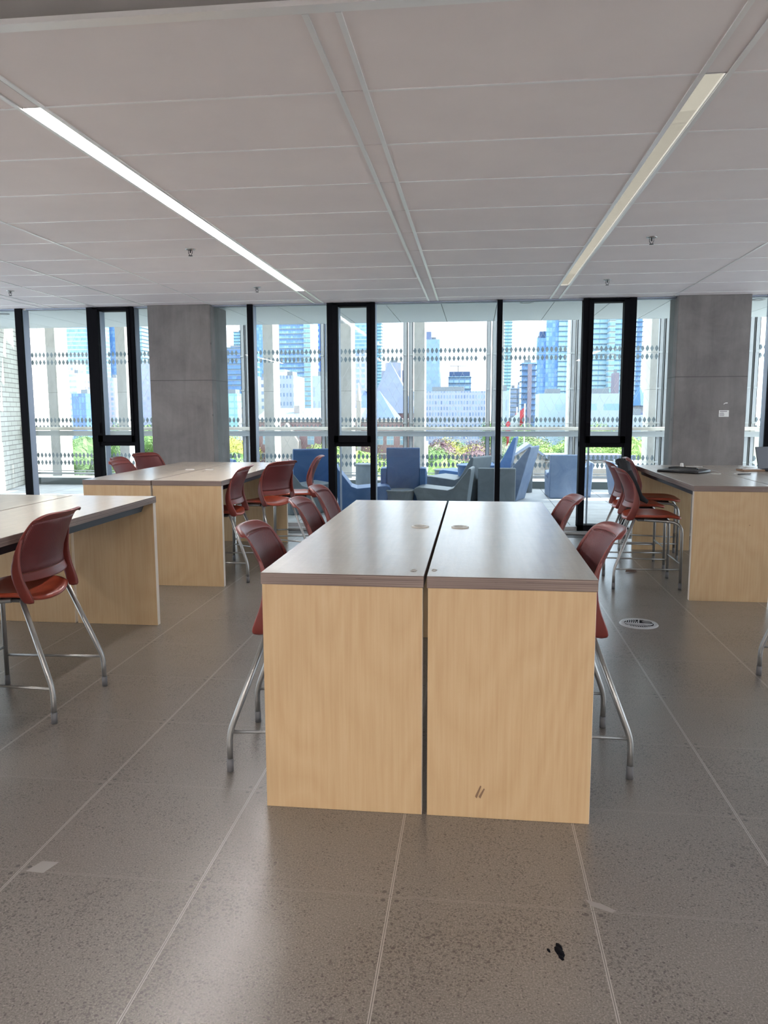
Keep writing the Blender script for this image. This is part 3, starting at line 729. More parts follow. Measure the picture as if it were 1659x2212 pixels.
# cable-net screen: bays of net and lozenge plates between paired steel posts, behind a rail and beam
YF = 12.68
PX = [-7.60, -6.05, -4.52, -2.985, -1.41, .182, 1.745, 3.295, 4.86, 6.42, 7.98]
bay_names = ['beside the brick wall','seen at the far left by the brick','behind the left opening sash','hidden by the left pillar','right of the left pillar','behind the central opening sash','left of the central mullion','right of the central mullion','left of the right pillar','right of the right pillar','outermost right']
lbi = ['bay %s' % n for n in bay_names]
for k in range(len(PX)-1):
    x0, x1 = PX[k]+.10, PX[k+1]-.10; cx_ = (x0+x1)/2; hw = (x1-x0)/2
    r = tag(empty('net_screen', (cx_, YF, 0)), 'cable net screen with grey lozenges, '+lbi[k], 'net screen', 'net screens on the terrace edge')
    n_ = MB(); z0, z1 = .24, 3.16; sl = .148/.082; step = .082*2
    zz = z0-(x1-x0)*sl
    q = -hw - (z1-z0)/sl
    while q < hw:
        for s in (1, -1):
            # line x = q + t, z = z0 + sl*t clipped
            ta = max(0, -hw-q); tb = min((z1-z0)/sl, hw-q)
            if tb > ta+.01: n_.tube([(s*(q+ta), 0, z0+sl*ta), (s*(q+tb), 0, z0+sl*tb)], .0016, 3, caps=False)
        q += step
    n_.build('cable_net', M['net'], r)
    cb_ = MB()
    for z in (2.52, 1.222, .515): cb_.tube([(-hw-.03, 0, z), (hw+.03, 0, z)], .004, 6)
    cb_.build('tension_cable', M['net'], r)
    for z in (2.594, 2.446, 1.296, 1.148, .589, .441):
        b = MB(); c0 = int(hw/.082)
        for i in range(-c0, c0+1):
            x = i*.082
            if abs(x) > hw-.02: continue
            pts = [(-.006,.052),(.006,.052),(.022,.022),(.030,.004),(.030,-.004),(.022,-.022),(.006,-.052),(-.006,-.052),(-.022,-.022),(-.030,-.004),(-.030,.004),(-.022,.022)]
            b.prism([(x+a, z+c2) for a, c2 in pts], -.006, -.002, 'y')
        b.build('lozenge_row', M['lozenge'], r)
    fr_ = MB(); fr_.box(-hw-.02, hw+.02, -.02, .02, .20, .24); fr_.box(-hw-.02, hw+.02, -.02, .02, 3.16, 3.20); fr_.box(-hw-.02, hw+.02, -.03, .0, .27, .285)
    fr_.build('edge_bar', M['steel'], r)
pn = ['left of the brick corner','at the brick wall','left of the left opening sash','by the left mullion','left of the central opening sash','in the middle of the view','behind the central mullion','by the right opening sash','touching the right pillar','beyond the right pillar','outermost right']
for k, x in enumerate(PX):
    r = tag(empty('screen_post', (x, YF, 0)), 'pair of grey steel channel posts on the terrace edge, '+pn[k], 'steel post', 'paired steel posts')
    for s in (-1, 1):
        b = MB(); a0, a1 = sorted((s*.012, s*.092)); b.box(a0, a1, -.055, -.045, .135, 3.2); b.box(a0, a0+.01, -.055, .055, .135, 3.2); b.box(a1-.01, a1, -.055, .055, .135, 3.2)
        b.build('channel', M['steel'], r)
    b = MB()
    for z in (2.52, 1.87, 1.24, .52): b.box(-.10, -.03, -.07, -.05, z-.014, z+.014); b.box(.03, .10, -.07, -.05, z-.014, z+.014)
    b.build('cable_clamp', M['beam'], r)
tag(MB().box(-7.75, 8.1, YF-.23, YF-.15, 1.10, 1.165).build('handrail', M['rail'], bevel=.012), 'weathered tan handrail along the terrace screen', 'handrail')
tag(MB().box(-7.75, 8.1, YF-.14, YF-.06, .985, 1.085).build('facade_beam', M['beam'], bevel=.005), 'grey steel beam below the handrail of the terrace screen', 'beam')

# ---------------------------------------------------------------- terrace furniture
def lounge(name, H, w, mt, label, cat, x, y, deg, arms=0.0, grp='moulded lounge chairs', seat=.40, depth=.74, recl=.10):
    r = tag(empty(name, (x, y, 0), math.radians(deg)), label, cat, grp); hw = w/2
    prof = [(-.02,0),(-recl,H-.02),(-recl+.015,H),(-recl+.05,H-.005),(-recl+.07,H-.05),(.10,seat+.10),(.16,seat+.02),(.24,seat-.01),(.40,seat+.005),(depth-.08,seat+.03),(depth-.02,seat+.015),(depth,seat-.03),(depth-.04,seat-.10),(depth-.10,0)]
    MB().prism(prof, -hw, hw, 'x', smooth=False).build('shell', mt, r, bevel=.018, seg=3)
    if arms:
        for s in (-1, 1):
            a0, a1 = sorted((s*hw, s*(hw+.09)))
            MB().prism([(-.06,0),(-.10,arms),(.10,arms+.01),(.35,arms-.05),(depth-.06,arms-.10),(depth,arms-.18),(depth-.02,0)], a0, a1, 'x').build('armrest', mt, r, bevel=.02, seg=3)
    return r
# heading: 0 = sitter looks to +y
lounge('lounge_chair', .93, .50, M['pblue'], 'tall blue lounge chair seen square from behind, left of the grey low chair', 'lounge chair', .39, 9.42, 2, .62)
lounge('lounge_chair', .90, .62, M['pblue'], 'tall pale blue lounge chair behind the red stools, left of the central sash', 'lounge chair', -1.05, 9.6, 22, .0)
lounge('lounge_chair', .71, .60, M['pgrey'], 'low grey-green lounge chair in front of the tall pale blue one', 'lounge chair', -1.30, 8.75, -52, .0)
lounge('lounge_chair', .68, .55, M['pblue'], 'low blue lounge chair facing right, behind the central opening sash', 'lounge chair', -.52, 9.15, -82, .0, seat=.36)
lounge('lounge_chair', .66, .50, M['pgrey'], 'low grey lounge chair side on, facing the little round table', 'lounge chair', 1.34, 9.10, 84, .0, seat=.35)
lounge('lounge_chair', .76, .60, M['pgrey'], 'wider dark grey lounge chair just behind the side-on grey one', 'lounge chair', 1.50, 10.15, 60, .0, seat=.40, depth=.85)
lounge('lounge_chair', .60, .58, M['pgrey'], 'broad dark grey chair seen from behind, cut by the central mullion', 'lounge chair', 1.80, 9.85, 0, .0, recl=.04)
lounge('lounge_chair', .90, .52, M['pslate'], 'tall slate blue lounge chair leaning right, beyond the central mullion', 'lounge chair', 2.20, 10.75, 70, .0, recl=.26)
lounge('lounge_chair', 1.0, .48, M['pblue'], 'tall blue lounge chair half hidden by the central mullion', 'lounge chair', 2.02, 12.0, 82, .0, recl=.2)
lounge('lounge_chair', .56, .60, M['pblue'], 'low blue lounge chair far back between the dark chairs', 'lounge chair', 1.62, 11.4, 75, .0, seat=.42)
lounge('lounge_chair', .74, .47, M['pslate'], 'slate blue lounge chair standing alone, square back towards the room', 'lounge chair', 2.95, 11.02, 2, .0, recl=.02)
lounge('lounge_chair', .60, .55, M['pslate'], 'pale lounge chair edge just right of the right opening sash post', 'lounge chair', 3.42, 11.5, 88, .0, recl=.05)
lounge('lounge_chair', .60, .55, M['pslate'], 'pale lounge chair seen low in the right opening sash beside the red stools', 'lounge chair', 3.86, 11.6, -88, .0)
lounge('lounge_chair', .60, .60, M['pblue'], 'blue lounge chair tops showing just right of the left pillar', 'lounge chair', -2.95, 11.7, -60, .0)
def drum(x, y, r0, r1, h, mt, label):
    r = tag(empty('drum_table', (x, y, 0)), label, 'table', 'moulded drum tables')
    MB().lathe([(0,0),(r0,0),(r0+(r1-r0)*.5,h*.5),(r1,h-.03)], 36).build('drum', mt, r)
    MB().lathe([(r1-.02,h-.03),(r1+.012,h-.028),(r1+.014,h-.008),(r1-.01,h),(r1-.03,h-.006),(0,h-.006)], 36).build('drum_top', mt, r)
drum(.385, 9.02, .17, .20, .335, M['pgrey'], 'small round grey table in front of the tall blue chair')
drum(2.34, 12.0, .16, .17, .52, M['pgrey'], 'grey drum table near the kerb, right of the central mullion')
drum(-.50, 11.75, .20, .20, .52, M['pgrey'], 'grey drum seen through the central opening sash')
drum(.98, 11.6, .22, .23, .44, M['pgrey'], 'grey drum table far back behind the low grey chair')
drum(1.50, 10.6, .30, .32, .60, M['pblue'], 'wide blue drum table behind the dark chairs')

# ---------------------------------------------------------------- the city
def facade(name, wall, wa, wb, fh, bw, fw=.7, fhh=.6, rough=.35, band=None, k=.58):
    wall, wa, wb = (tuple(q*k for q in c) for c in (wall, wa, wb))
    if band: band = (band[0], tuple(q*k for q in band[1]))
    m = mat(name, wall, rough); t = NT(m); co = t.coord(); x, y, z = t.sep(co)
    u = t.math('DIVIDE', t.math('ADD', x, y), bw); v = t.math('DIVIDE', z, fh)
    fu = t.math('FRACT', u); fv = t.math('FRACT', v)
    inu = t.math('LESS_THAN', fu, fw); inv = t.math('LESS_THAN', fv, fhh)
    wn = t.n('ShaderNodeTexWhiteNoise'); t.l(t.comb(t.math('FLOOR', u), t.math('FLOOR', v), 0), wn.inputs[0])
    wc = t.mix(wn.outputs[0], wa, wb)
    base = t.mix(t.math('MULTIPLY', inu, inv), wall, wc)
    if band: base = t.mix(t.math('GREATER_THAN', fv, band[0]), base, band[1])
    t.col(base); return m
ST = {
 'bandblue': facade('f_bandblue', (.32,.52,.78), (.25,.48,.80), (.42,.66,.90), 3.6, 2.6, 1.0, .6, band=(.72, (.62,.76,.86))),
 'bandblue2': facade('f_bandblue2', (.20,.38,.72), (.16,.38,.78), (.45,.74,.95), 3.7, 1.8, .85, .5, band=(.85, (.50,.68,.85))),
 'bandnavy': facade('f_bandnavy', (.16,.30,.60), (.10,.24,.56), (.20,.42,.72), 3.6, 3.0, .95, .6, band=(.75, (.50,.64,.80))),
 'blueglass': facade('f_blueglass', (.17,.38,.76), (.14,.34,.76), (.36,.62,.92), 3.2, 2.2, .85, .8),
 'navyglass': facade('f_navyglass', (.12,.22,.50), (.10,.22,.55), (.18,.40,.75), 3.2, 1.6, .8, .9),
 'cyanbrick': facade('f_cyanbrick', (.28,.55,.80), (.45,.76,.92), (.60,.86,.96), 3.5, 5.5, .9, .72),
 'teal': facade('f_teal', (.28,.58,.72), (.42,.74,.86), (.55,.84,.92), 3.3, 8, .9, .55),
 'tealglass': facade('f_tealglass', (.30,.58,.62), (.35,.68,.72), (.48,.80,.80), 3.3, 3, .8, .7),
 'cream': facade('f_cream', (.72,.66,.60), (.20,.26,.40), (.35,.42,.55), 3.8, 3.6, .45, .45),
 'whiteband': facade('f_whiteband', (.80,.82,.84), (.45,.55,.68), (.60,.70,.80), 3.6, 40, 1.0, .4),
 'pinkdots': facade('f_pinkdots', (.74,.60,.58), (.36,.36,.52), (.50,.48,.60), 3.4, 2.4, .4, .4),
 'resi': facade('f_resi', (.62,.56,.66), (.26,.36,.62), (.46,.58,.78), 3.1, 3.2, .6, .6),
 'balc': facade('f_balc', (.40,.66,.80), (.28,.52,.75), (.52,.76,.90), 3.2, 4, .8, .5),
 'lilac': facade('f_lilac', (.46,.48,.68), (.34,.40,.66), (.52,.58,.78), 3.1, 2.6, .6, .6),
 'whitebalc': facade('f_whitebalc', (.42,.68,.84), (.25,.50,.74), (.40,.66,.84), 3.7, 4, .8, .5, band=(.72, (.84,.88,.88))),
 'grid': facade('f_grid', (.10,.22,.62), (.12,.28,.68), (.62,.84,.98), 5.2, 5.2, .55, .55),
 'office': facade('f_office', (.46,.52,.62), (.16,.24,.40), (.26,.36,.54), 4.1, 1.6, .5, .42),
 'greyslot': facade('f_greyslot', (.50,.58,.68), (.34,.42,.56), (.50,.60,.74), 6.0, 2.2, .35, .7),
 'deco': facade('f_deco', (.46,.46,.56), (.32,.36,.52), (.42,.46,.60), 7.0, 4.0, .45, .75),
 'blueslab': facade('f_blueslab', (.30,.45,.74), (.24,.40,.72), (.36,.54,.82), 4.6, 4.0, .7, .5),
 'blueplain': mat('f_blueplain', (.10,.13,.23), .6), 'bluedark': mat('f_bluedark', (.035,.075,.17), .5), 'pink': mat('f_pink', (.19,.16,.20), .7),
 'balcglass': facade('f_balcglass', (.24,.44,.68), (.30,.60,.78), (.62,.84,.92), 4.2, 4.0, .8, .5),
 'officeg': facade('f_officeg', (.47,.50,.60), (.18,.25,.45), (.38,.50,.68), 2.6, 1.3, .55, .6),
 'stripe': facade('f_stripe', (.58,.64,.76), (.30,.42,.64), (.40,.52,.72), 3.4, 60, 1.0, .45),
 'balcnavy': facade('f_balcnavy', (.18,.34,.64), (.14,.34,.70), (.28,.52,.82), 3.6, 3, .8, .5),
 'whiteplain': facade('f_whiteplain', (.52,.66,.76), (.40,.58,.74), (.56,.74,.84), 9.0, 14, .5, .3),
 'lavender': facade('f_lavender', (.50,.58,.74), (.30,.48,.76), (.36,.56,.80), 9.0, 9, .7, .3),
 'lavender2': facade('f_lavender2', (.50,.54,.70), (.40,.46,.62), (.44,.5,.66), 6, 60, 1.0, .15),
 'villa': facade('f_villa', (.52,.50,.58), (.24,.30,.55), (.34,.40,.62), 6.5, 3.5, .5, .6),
}
M['slab_white'] = mat('balcony_slab', (.27,.30,.32), .6); M['slab_blue'] = mat('balcony_slab_blue', (.08,.13,.21), .6)
M['roofgrey'] = mat('roof_gravel', (.16,.18,.20), .8)
CITY = [
(-357.7,-338.2,653.3,45,137.1,'bandblue','pale blue glass tower with banded floors, far left behind the first concrete fin'),
(-273.8,-270.8,503.3,18,33.8,'cream','small cream tower with dark square windows at far left'),
(-254.0,-248.7,465.8,18,24.8,'whiteband','low white block with striped balconies at far left'),
(-205.0,-197.4,378.3,21,10.1,'navyglass','dark blue glass block at far left above the trees'),
(-223.6,-219.9,428.3,21,20.5,'pinkdots','pink block with dotted windows at far left above the trees'),
(-350.2,-333.6,703.3,45,143.4,'blueglass','tall blue glass tower seen through the left opening sash'),
(-235.5,-229.6,478.3,21,22.3,'resi','pinkish apartment block with gridded windows below the blue tower at left'),
(-241.6,-236.6,503.3,21,20.6,'bandblue','blue banded apartment block beside the pinkish one at left'),
(-292.0,-286.9,653.3,30,136.1,'balc','pale cyan balcony tower just left of the left concrete pillar'),
(-200.1,-194.2,453.3,21,30.4,'lilac','lilac apartment tower just left of the left concrete pillar'),
(-260.1,-248.6,828.3,30,85.7,'teal','distant teal tower right of the left concrete pillar'),
(-176.3,-158.3,528.3,39,44.7,'bandnavy','dark blue banded office right of the left concrete pillar'),
(-125.6,-117.4,378.3,18,9.7,'tealglass','green glass block below the banded office, right of the left pillar'),
(-93.6,-90.9,303.3,15,2.6,'cream','small cream block below the banded office'),
(-215.2,-205.8,753.3,36,147.6,'blueglass','blue glass tower left of the widest balcony tower'),
(-114.1,-109.5,403.3,18,18.7,'cream','cream block with red stripe above the brick college'),
(-153.0,-132.8,603.3,39,127.1,'bandblue2','widest blue tower with white balcony edges left of centre'),
(-131.7,-126.5,598.3,30,126.2,'whitebalc','white curved balcony stack on the edge of the widest tower'),
(-155.1,-142.1,728.3,36,143.3,'grid','navy tower with bright square windows left of the centre sash'),
(-89.2,-82.6,353.3,24,17.3,'office','grey concrete office block with slot windows in front of the widest tower'),
(-93.0,-87.1,368.3,15,20.2,'whiteband','+penthouse'),
(-68.3,-63.3,328.3,21,15.9,'greyslot','pale grey block with tall slots left of the centre sash'),
(-130.4,-102.5,753.3,36,146.0,'bandblue','glass tower seen through the centre sash'),
(-69.5,-60.9,453.3,21,34.5,'resi','pinkish balcony tower seen through the centre sash'),
(-106.8,-98.8,828.3,24,155.4,'teal','thin teal tower right of the centre sash'),
(-65.8,-54.0,578.3,24,36.2,'deco','stepped stone tower behind the pointed roof'),
(-70.1,-53.1,590.8,24,31.1,'deco','+shoulder'),
(-34.4,-24.2,553.3,27,50.5,'blueslab','blue slab tower in the middle of the skyline'),
(-34.4,-30.4,558.3,15,56.1,'blueplain','+penthouse'),
(-18.8,-2.1,578.3,30,25.7,'balcglass','glass midrise with balconies in the middle of the skyline'),
(-18.3,-2.9,583.3,21,29.3,'bluedark','+penthouse'),
(-26.8,5.9,353.3,21,9.7,'officeg','long grey office block with rows of windows in the middle'),
(29.8,36.8,803.3,24,149.8,'teal','thin teal tower right of the central mullion'),
(11.5,14.3,303.3,12,8.5,'greyslot','narrow grey block under the thin teal tower'),
(27.7,32.6,603.3,15,17.7,'stripe','left of two low striped towers behind the flags'),
(33.2,36.3,608.3,15,20.3,'stripe','right of two low striped towers behind the flags'),
(30.3,39.1,503.3,24,30.9,'balcnavy','dark blue balcony tower with a pink core'),
(33.8,36.0,493.3,12,29.5,'pink','+core'),
(45.0,51.3,578.3,27,52.7,'blueglass','stepped blue glass shoulder left of the tallest right tower'),
(47.1,51.8,588.3,21,57.6,'bluedark','+penthouse'),
(51.2,59.8,573.3,30,119.8,'blueglass','tall deep blue glass tower on the right'),
(59.6,70.0,568.3,30,119.0,'cyanbrick','tall pale cyan tower on the right beside the deep blue one'),
(29.7,43.8,353.3,21,8.5,'whiteplain','low white rounded block in front of the right towers'),
(79.5,91.7,553.3,27,116.7,'cyanbrick','pale cyan tower seen through the right opening sash'),
(90.4,94.1,543.3,18,115.3,'whitebalc','white balcony stack on the tower in the right sash'),
(96.6,104.8,558.3,24,117.1,'cyanbrick','cyan tower wing at the right edge of the right sash'),
(83.6,86.3,478.3,12,23.0,'pink','pink block in front of the cyan wing in the right sash'),
(46.4,61.5,328.3,21,7.9,'lavender','low lavender block with a blue band seen through the right sash'),
(119.9,123.9,603.3,21,122.5,'balcnavy','slim blue tower with serrated balconies by the right pillar'),
(161.0,164.3,753.3,15,33.0,'teal','distant little teal tower by the right pillar'),
(52.7,59.2,265.8,18,-0.6,'lavender2','low lavender roofed block by the right pillar'),
(69.4,77.3,353.3,21,4.7,'villa','stone villa under a blue cone roof and green roof by the right pillar'),
]
GZ = -17.0
for (x0, x1, yf, dp, zt, st, lb) in CITY:
    hw = (x1-x0)/2; dp = max(dp, 12); H = zt-GZ
    if lb[0] == '+':          # a penthouse, shoulder or core of the building before it
        px, py, pH = last; q = MB().box(-hw, hw, 0, dp*.6, max(0, pH-.2) if lb[1:] == 'penthouse' else 0, H, 0, 1).build(lb[1:], [ST[st], M['roofgrey']], r); q.location = ((x0+x1)/2-px, (yf-py) if lb[1:] != 'penthouse' else 3, 0); continue
    last = ((x0+x1)/2, yf, H)
    r = tag(empty('city_building', ((x0+x1)/2, yf, GZ)), lb, 'building')
    MB().box(-hw, hw, 0, dp, 0, H, 0, 1).build('wall', [ST[st], M['roofgrey']], r)
    if st in ('bandblue2', 'whitebalc', 'balc', 'balcnavy', 'balcglass', 'teal', 'bandnavy', 'cyanbrick', 'stripe'):
        b = MB(); fh = {'bandblue2':3.7,'whitebalc':3.7,'balc':3.2,'balcnavy':3.6,'balcglass':4.2,'teal':3.3,'bandnavy':3.6,'cyanbrick':3.5,'stripe':3.4}[st]
        k = int(max(0, (-14-GZ))/fh); wx = .9 if st in ('balc','balcnavy','teal') else .25
        while k*fh < H:
            b.box(-hw-wx, hw+wx, -1.3, dp*.5, k*fh-.12, k*fh+.22); k += 1
        b.build('balcony_slab', M['slab_blue' if st in ('balcnavy','bandnavy','balcglass') else 'slab_white'], r)
    if st == 'office':
        MB().box(hw*.98, hw*1.02, 1, dp-1, H*.1, H-1).build('side_panel', M['slab_white'], r)  # plain pale sheet stands in for the sunlit side of the block
    MB().box(-hw*.5, hw*.4, dp*.3, dp*.7, H, H+2.2).build('plant_room', M['roofgrey'], r)
# brick college with slate roofs
M['redbrick'] = facade('college_brick', (.27,.15,.155), (.27,.15,.155), (.30,.17,.17), 2.0, 2.0)
M['slate'] = facade('slate_roof', (.36,.43,.60), (.33,.40,.58), (.38,.46,.63), 1.2, 2.4, .95, .92, rough=.6, k=.36)
M['slate2'] = facade('slate_roof_blue', (.20,.32,.62), (.19,.31,.60), (.22,.35,.66), 1.2, 2.4, .95, .92, rough=.6, k=.36)
M['stone'] = mat('pale_stone', (.28,.25,.23), .8); M['winblue'] = mat('window_pane_blue', (.14,.22,.27), .2)
cg = tag(empty('college_building', (-27.5, 158.3, GZ)), 'long dark red brick college with grey slate roofs and arched windows', 'building')
MB().box(-17, 17, 0, 20, 0, 16.5).build('wall', M['redbrick'], cg)
rf = MB(); rf.prism([(-.6,16.5),(10,18.9),(20.6,16.5)], -17.4, 5, 'x'); rf.build('roof', M['slate'], cg)
st_ = MB(); st_.box(-17.2, 17.2, -.35, 0, 15.9, 16.5); st_.box(-17.2, 17.2, -.2, 0, 9.2, 9.5)
st_.build('stone_course', M['stone'], cg)
def win(x, z, arch, par, y=-.05):
    w = MB(); 
    if arch: w.prism([(x-.75,z),(x+.75,z),(x+.75,z+1.9),(x+.5,z+2.4),(x,z+2.65),(x-.5,z+2.4),(x-.75,z+1.9)], y-.05, y+.05, 'y')
    else: w.box(x-.75, x+.75, y-.05, y+.05, z, z+2.4)
    f = w.build('window', M['slab_white'], par)
    g = MB()
    for s in (-1, 1):
        for q in (0, 1): g.box(x+s*.36-.28, x+s*.36+.28, y-.10, y-.05, z+.15+q*1.15, z+1.05+q*1.15)
    g.build('pane', M['winblue'], f)
for x in (-15,-11.8,-8.6,-5.4,-2.3,.8,3.4,9.2,11.4,14.2): win(x, 11.2, x > -3, cg)
for x in (-13.5,-10,-6.5,-3,9.5,12.5,15.2): win(x, 5.5, False, cg)
ch = MB(); ch.box(-10.1, -8.9, 5, 6.4, 16.5, 19.4); ch.build('chimney', M['stone'], cg)
ch = MB(); ch.box(-2.6, 1.2, 8, 10.5, 17.5, 19.8); ch.build('chimney', M['redbrick'], cg)
gb = MB(); gb.prism([(-12.5,0),(-12.5,12),(-10,15.8),(-7.5,12),(-7.5,0)], -3, 0, 'y'); gb.build('gable_bay', M['stone'], cg)
# turret lines
for x in (4.9, 8.2):
    tb = MB(); tb.box(x-.45, x+.45, -.9, 0, 0, 20.3); tb.lathe([(.62,20.3),(0,24.2)], 4, x, -.45, 0); tb.build('turret', M['stone'], cg)
# pyramid roof and hip roof
pr_ = tag(empty('tower_pavilion', (-19.2, 190, GZ)), 'pyramid roofed pavilion with pale slate faces behind the brick college', 'building')
MB().box(-5.8, 5.8, 0, 12, 0, 17.6).build('wall', M['redbrick'], pr_)
py = MB(); py.add([(-6.4,-.6,17.6),(6.4,-.6,17.6),(6.4,12.6,17.6),(-6.4,12.6,17.6),(-1.1,6,30.8)], [(0,1,4),(1,2,4),(2,3,4),(3,0,4),(0,3,2,1)]); py.build('roof', M['slate'], pr_)
hp = tag(empty('hip_roof_wing', (-21.2, 168, GZ)), 'blue hip roofed wing in front of the pyramid roof', 'building')
MB().box(-5, 5, 0, 14, 0, 16.2).build('wall', M['redbrick'], hp)
hr = MB(); hr.add([(-5.4,-.5,16.2),(5.4,-.5,16.2),(5.4,14.5,16.2),(-5.4,14.5,16.2),(-2.4,6,22.8),(.9,6,22.8)], [(0,1,5,4),(1,2,5),(2,3,4,5),(3,0,4),(0,3,2,1)]); hr.build('roof', M['slate2'], hp)
MB().box(-2.2, .2, 5.5, 6.5, 22.6, 23.3).build('ridge_cap', M['slab_white'], hp)
# villa roofs on the right, near the pillar
vr = tag(empty('villa_roofs', (79, 353, GZ)), 'blue cone roof and green gabled roof of the stone villa by the right pillar', 'building')
MB().lathe([(4.2,20),(0,29)], 8, -6, 0, 0, smooth=False).build('roof', mat('cone_blue', (.04,.12,.23), .6), vr)
q = MB(); q.prism([(-4,20),(5,27),(14,20)], -3, 12, 'x'); q.build('roof', mat('copper_green', (.10,.23,.24), .6), vr)
MB().prism([(0,18),(0,21),(3.2,24.5),(6.4,21),(6.4,18)], -6, 0, 'y').build('gable', M['stone'], vr)
# crane on the midrise
kr = tag(empty('tower_crane', (-12, 589, 29.3)), 'small tower crane on top of the glass midrise', 'crane')
k_ = MB(); k_.box(-.25, .25, -.25, .25, 0, 4.6); k_.box(-6, 12, -.2, .2, 4.4, 4.8); k_.build('jib', M['rail_dark'], kr)
# lower buildings beyond the terrace, right side
lb_ = tag(empty('stone_house', (9.5, 115.8, GZ)), 'low stone gabled house in the lower right of the view', 'building')
M['stonemix'] = facade('rubble_stone', (.38,.34,.31), (.30,.27,.25), (.48,.44,.40), .5, .9, .92, .85, rough=.9)
MB().prism([(-2.4,0),(-2.4,11.3),(0,13),(2.4,11.3),(2.4,0)], 0, 6, 'y').build('wall', M['stonemix'], lb_)
MB().prism([(-2.9,11.0),(-2.9,11.4),(0,13.4),(2.9,11.4),(2.9,11.0),(0,12.9)], -.5, 6.5, 'y').build('roof', M['slate'], lb_)
fl = tag(empty('flat_roof_block', (15, 116.5, GZ)), 'low stone block with a dark flat roof beside the gabled house', 'building')
MB().box(-3, 10, 0, 14, 0, 11.2, 0, 1).build('wall', [M['stonemix'], M['roofgrey']], fl); MB().box(-3.2, 10.2, -.3, 0, 11.0, 11.7).build('parapet', M['slate'], fl)
for k in range(5): MB().box(-1.4+k*2.2, -.4+k*2.2, -.06, .02, 8.0, 8.8).build('window', M['slab_white'], fl)
sb_ = tag(empty('brown_brick_block', (19.6, 98, GZ)), 'brown brick block with small white windows behind the right opening sash', 'building')
M['brownbrick'] = facade('brown_brick', (.42,.36,.32), (.40,.34,.30), (.46,.39,.35), .4, .8, .95, .9, rough=.9)
MB().box(-4.5, 1.0, 0, 10, 0, 11.0, 0, 1).build('wall', [M['brownbrick'], M['roofgrey']], sb_)
for k in range(3):
    for q in range(2): MB().box(-3.8+k*1.5, -3.1+k*1.5, -.05, .02, 8.9-q*1.9, 9.5-q*1.9).build('window', M['slab_white'], sb_)
MB().box(1.0, 2.6, -1.5, 10, 0, 11.6).build('lift_shaft', M['slab_white'], sb_)
gy = tag(empty('blue_panel_block', (24.4, 103, GZ)), 'dark blue panelled block under a white roof edge by the right pillar', 'building')
MB().box(-2.8, 5, 0, 10, 0, 10.3).build('wall', ST['bluedark'], gy); MB().box(-3, 5.2, -.3, 10, 10.3, 11.2).build('parapet', M['slab_white'], gy)
# flags
M['flagred'] = mat('flag_red', (.32,.02,.03), .7); M['pole'] = mat('flag_pole', (.4,.4,.4), .4)
def flag(x, y, z, s, lb, droop):
    r = tag(empty('flagpole', (x, y, GZ)), lb, 'flag', 'flags on poles'); H = z-GZ
    MB().tube([(0,0,0),(0,0,H)], .16, 8).build('pole', M['pole'], r)
    f = MB(); n = 12
    for i in range(n+1):
        u = i/n; X = -u*s*(.45 if droop else .75); Z = H-.8-u*s*(1.1 if droop else .65)
        for k in (0, 1): f.v.append((X, .25*math.sin(u*9), Z-k*s*.62))
    for i in range(n): f.f.append([2*i, 2*i+1, 2*i+3, 2*i+2]); f.m.append(1 if 3 <= i < 9 else 0); f.sm.append(True)
    f.build('flag', [M['flagred'], M['slab_white']], r, solid=.04)
flag(12.6, 178.3, 2.8, 5.6, 'red and white flag on the taller pole, right of the two', False)
flag(11.5, 190.8, 2.0, 5.2, 'limp red flag on the shorter pole, left of the two', True)
flag(-6.3, 124, -3.6, 2.8, 'red and white flag low over the trees in the middle bay', True)

# trees
def leafmat(name, a, b):
    m = mat(name, a, .7); t = NT(m); gi = t.n('ShaderNodeNewGeometry')
    a, b = (tuple(q*.62 for q in c) for c in (a, b)); t.col(t.mix(t.math('ADD', t.math('MULTIPLY', gi.outputs['Random Per Island'], .45), t.math('MULTIPLY', t.noise(t.coord(), 26, 3, .8), .75)), tuple(q*.6 for q in a), b)); return m
LM = {'g': leafmat('leaf_green', (.11,.26,.06), (.26,.44,.12)), 'l': leafmat('leaf_lime', (.24,.42,.07), (.44,.62,.16)), 'y': leafmat('leaf_yellow', (.42,.45,.05), (.62,.62,.14)),
      'p': leafmat('leaf_plum', (.20,.10,.12), (.36,.22,.24)), 'd': leafmat('leaf_deep', (.08,.20,.12), (.16,.34,.20)), 'o': leafmat('leaf_olive', (.24,.27,.14), (.40,.44,.26))}
M['bark'] = mat('bark', (.10,.07,.05), .9)
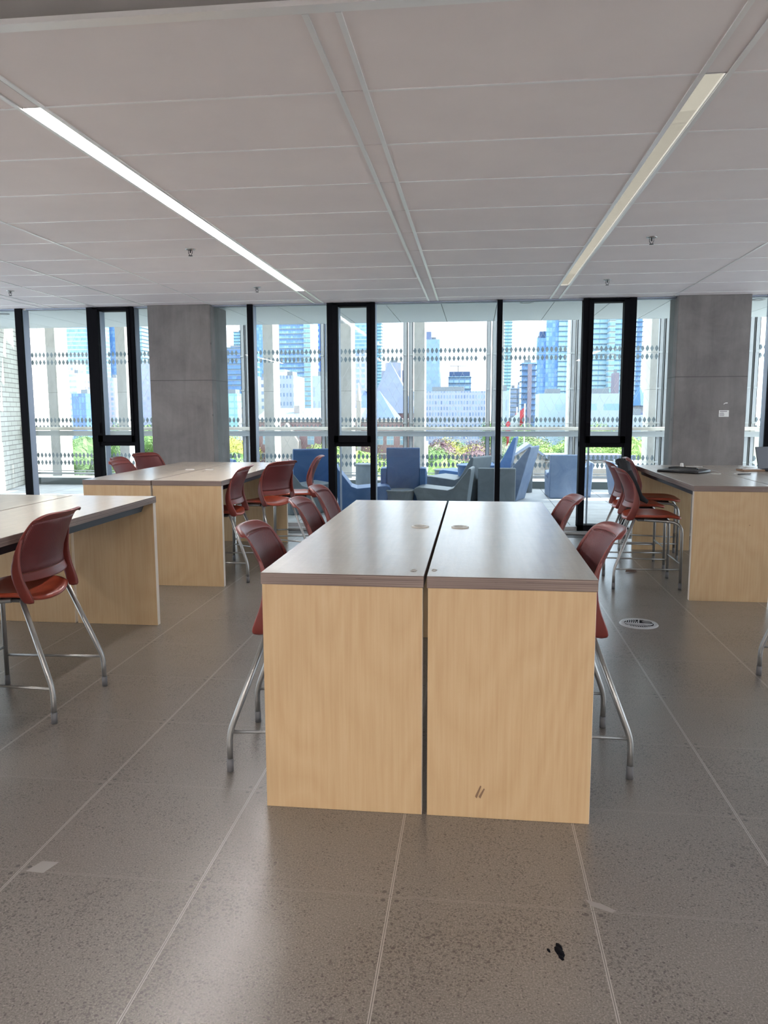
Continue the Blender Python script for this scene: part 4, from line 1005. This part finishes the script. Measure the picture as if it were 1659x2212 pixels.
def crown_mesh(seed, n=15000):
    rnd = random.Random(seed); vs = []; fs = []
    lumps = [(0,0,0,1.0)]+[(rnd.uniform(-.75,.75), rnd.uniform(-.75,.75), rnd.uniform(-.55,.45), rnd.uniform(.35,.6)) for _ in range(11)]
    for i in range(n):
        L = rnd.choice(lumps[1:] if rnd.random() < .75 else lumps)
        d = Vector((rnd.gauss(0,1), rnd.gauss(0,1), rnd.gauss(0,1))).normalized()*L[3]*rnd.uniform(.72, 1.0)
        p = Vector(L[:3])+d; p.z *= .9
        a = Vector((rnd.gauss(0,1), rnd.gauss(0,1), rnd.gauss(0,1))).normalized(); nrm = d.normalized()*.7+a*.6
        t1 = nrm.cross(a).normalized(); t2 = nrm.cross(t1).normalized(); s = rnd.uniform(.013, .028)
        o = len(vs); vs += [tuple(p+t1*s), tuple(p+t2*s*.7), tuple(p-t1*s), tuple(p-t2*s*.7)]; fs.append((o,o+1,o+2,o+3))
    for (lx, ly, lz, lr) in lumps:      # dense heart of each clump
        lr *= .62; N1, N2 = 12, 20; o = len(vs)
        for i in range(N1+1):
            for k in range(N2):
                th = PI*i/N1; ph = 2*PI*k/N2; q = lr*(1+.12*math.sin(5*ph+3*th+lx*9))
                vs.append((lx+q*math.sin(th)*math.cos(ph), ly+q*math.sin(th)*math.sin(ph), (lz+q*math.cos(th))*.9))
        for i in range(N1):
            for k in range(N2): fs.append((o+i*N2+k, o+i*N2+(k+1)%N2, o+(i+1)*N2+(k+1)%N2, o+(i+1)*N2+k))
    me = bpy.data.meshes.new('crown'); me.from_pydata(vs, [], fs); return me
crowns = {}
KN = {'g':'mid green','l':'bright lime green','y':'yellow','p':'plum red','d':'deep green','o':'olive green'}
TREES = [(-93.6,178.3,-4.0,'g'),(-91.8,190.8,-7.1,'g'),(-88.1,203.3,-0.9,'g'),(-49.3,153.3,-3.5,'y'),(-40.1,128.3,-4.8,'g'),(-30.7,140.8,-7.1,'p'),(-24.5,140.8,-4.8,'l'),(-20.5,143.3,-4.9,'l'),(-6.7,140.8,-5.3,'g'),(-6.1,168.3,-4.6,'p'),(-3.0,178.3,-4.9,'d'),(-0.2,168.3,-5.1,'y'),(1.6,148.3,-5.4,'p'),(-2.8,115.8,-5.5,'l'),(11.4,228.3,-6.0,'o'),(13.9,203.3,-6.4,'d'),(23.3,278.3,-6.8,'d'),(22.2,215.8,-6.6,'l'),(28.0,228.3,-6.0,'l'),(27.5,203.3,-6.1,'g'),(41.7,253.3,-3.1,'l'),(47.4,253.3,-3.5,'l'),(40.1,190.8,-5.3,'l'),(42.8,190.8,-4.7,'l'),(-23.3,103.3,-6.8,'l'),(-41.9,140.8,-7.6,'o'),(15.0,278.3,-1.9,'g'),(33.1,178.3,-6.4,'l'),(-9.1,128.3,-6.3,'g'),(-13.1,115.8,-6.8,'l'),(-89.4,163.3,-5.1,'g'),(-0.5,128.3,-6.2,'l'),]
WHERE = ['left of the left opening sash','in the left opening sash','tall beside the left pillar','just right of the left pillar','low beside the left pillar, right side','near the college gable','in the lower central sash, left','in the lower central sash, right','left of the middle bay behind the tall blue chair','behind the middle bay, left','in the centre of the middle bay','bright in the centre of the middle bay','right in the middle bay','low in the middle bay','left behind the flag poles','between the flag poles','behind the poles, far off','right of the flag poles','right of the flag poles, next one along','left of the right sash','high in the right sash','high at the right of the right sash','left beside the right pillar','touching the right pillar','low below the college','low left of the college gable','far behind the flag poles','above the brown brick block','low behind the tall blue chair','low behind the central sash','at the far left edge','lowest in the middle bay']
for k, (x, y, z, kd) in enumerate(TREES):
    s = (k*7) % 3; key = (s, kd); rad = 5.2+(k*37 % 10)*.22; rad *= 1.22*(y/165)**.8
    if key not in crowns:
        me = crown_mesh(11+s) if not any(q[0] == s for q in crowns) else [v for q, v in crowns.items() if q[0] == s][0].copy()
        me.materials.clear(); me.materials.append(LM[kd]); crowns[key] = me
    zt = z+ 1.3
    r = tag(empty('tree', (x, y, GZ)), '%s tree %s' % (KN[kd], WHERE[k]), 'tree', 'trees below the terrace')
    o = bpy.data.objects.new('crown', crowns[key]); C.objects.link(o); o.parent = r
    cz = zt-GZ-rad*.95; o.location = (0, 0, cz); o.scale = (rad, rad, rad); o.rotation_euler = (0, 0, k*1.3)
    MB().tube([(0,0,0),(.1,0,max(1.5, cz))], [.45,.25], 7).build('trunk', M['bark'], r)
M['lawn'] = mat('street_ground', (.12,.14,.10), .9)
struct(MB().box(-500, 500, 16, 900, GZ-.3, GZ).build('ground', M['lawn']))
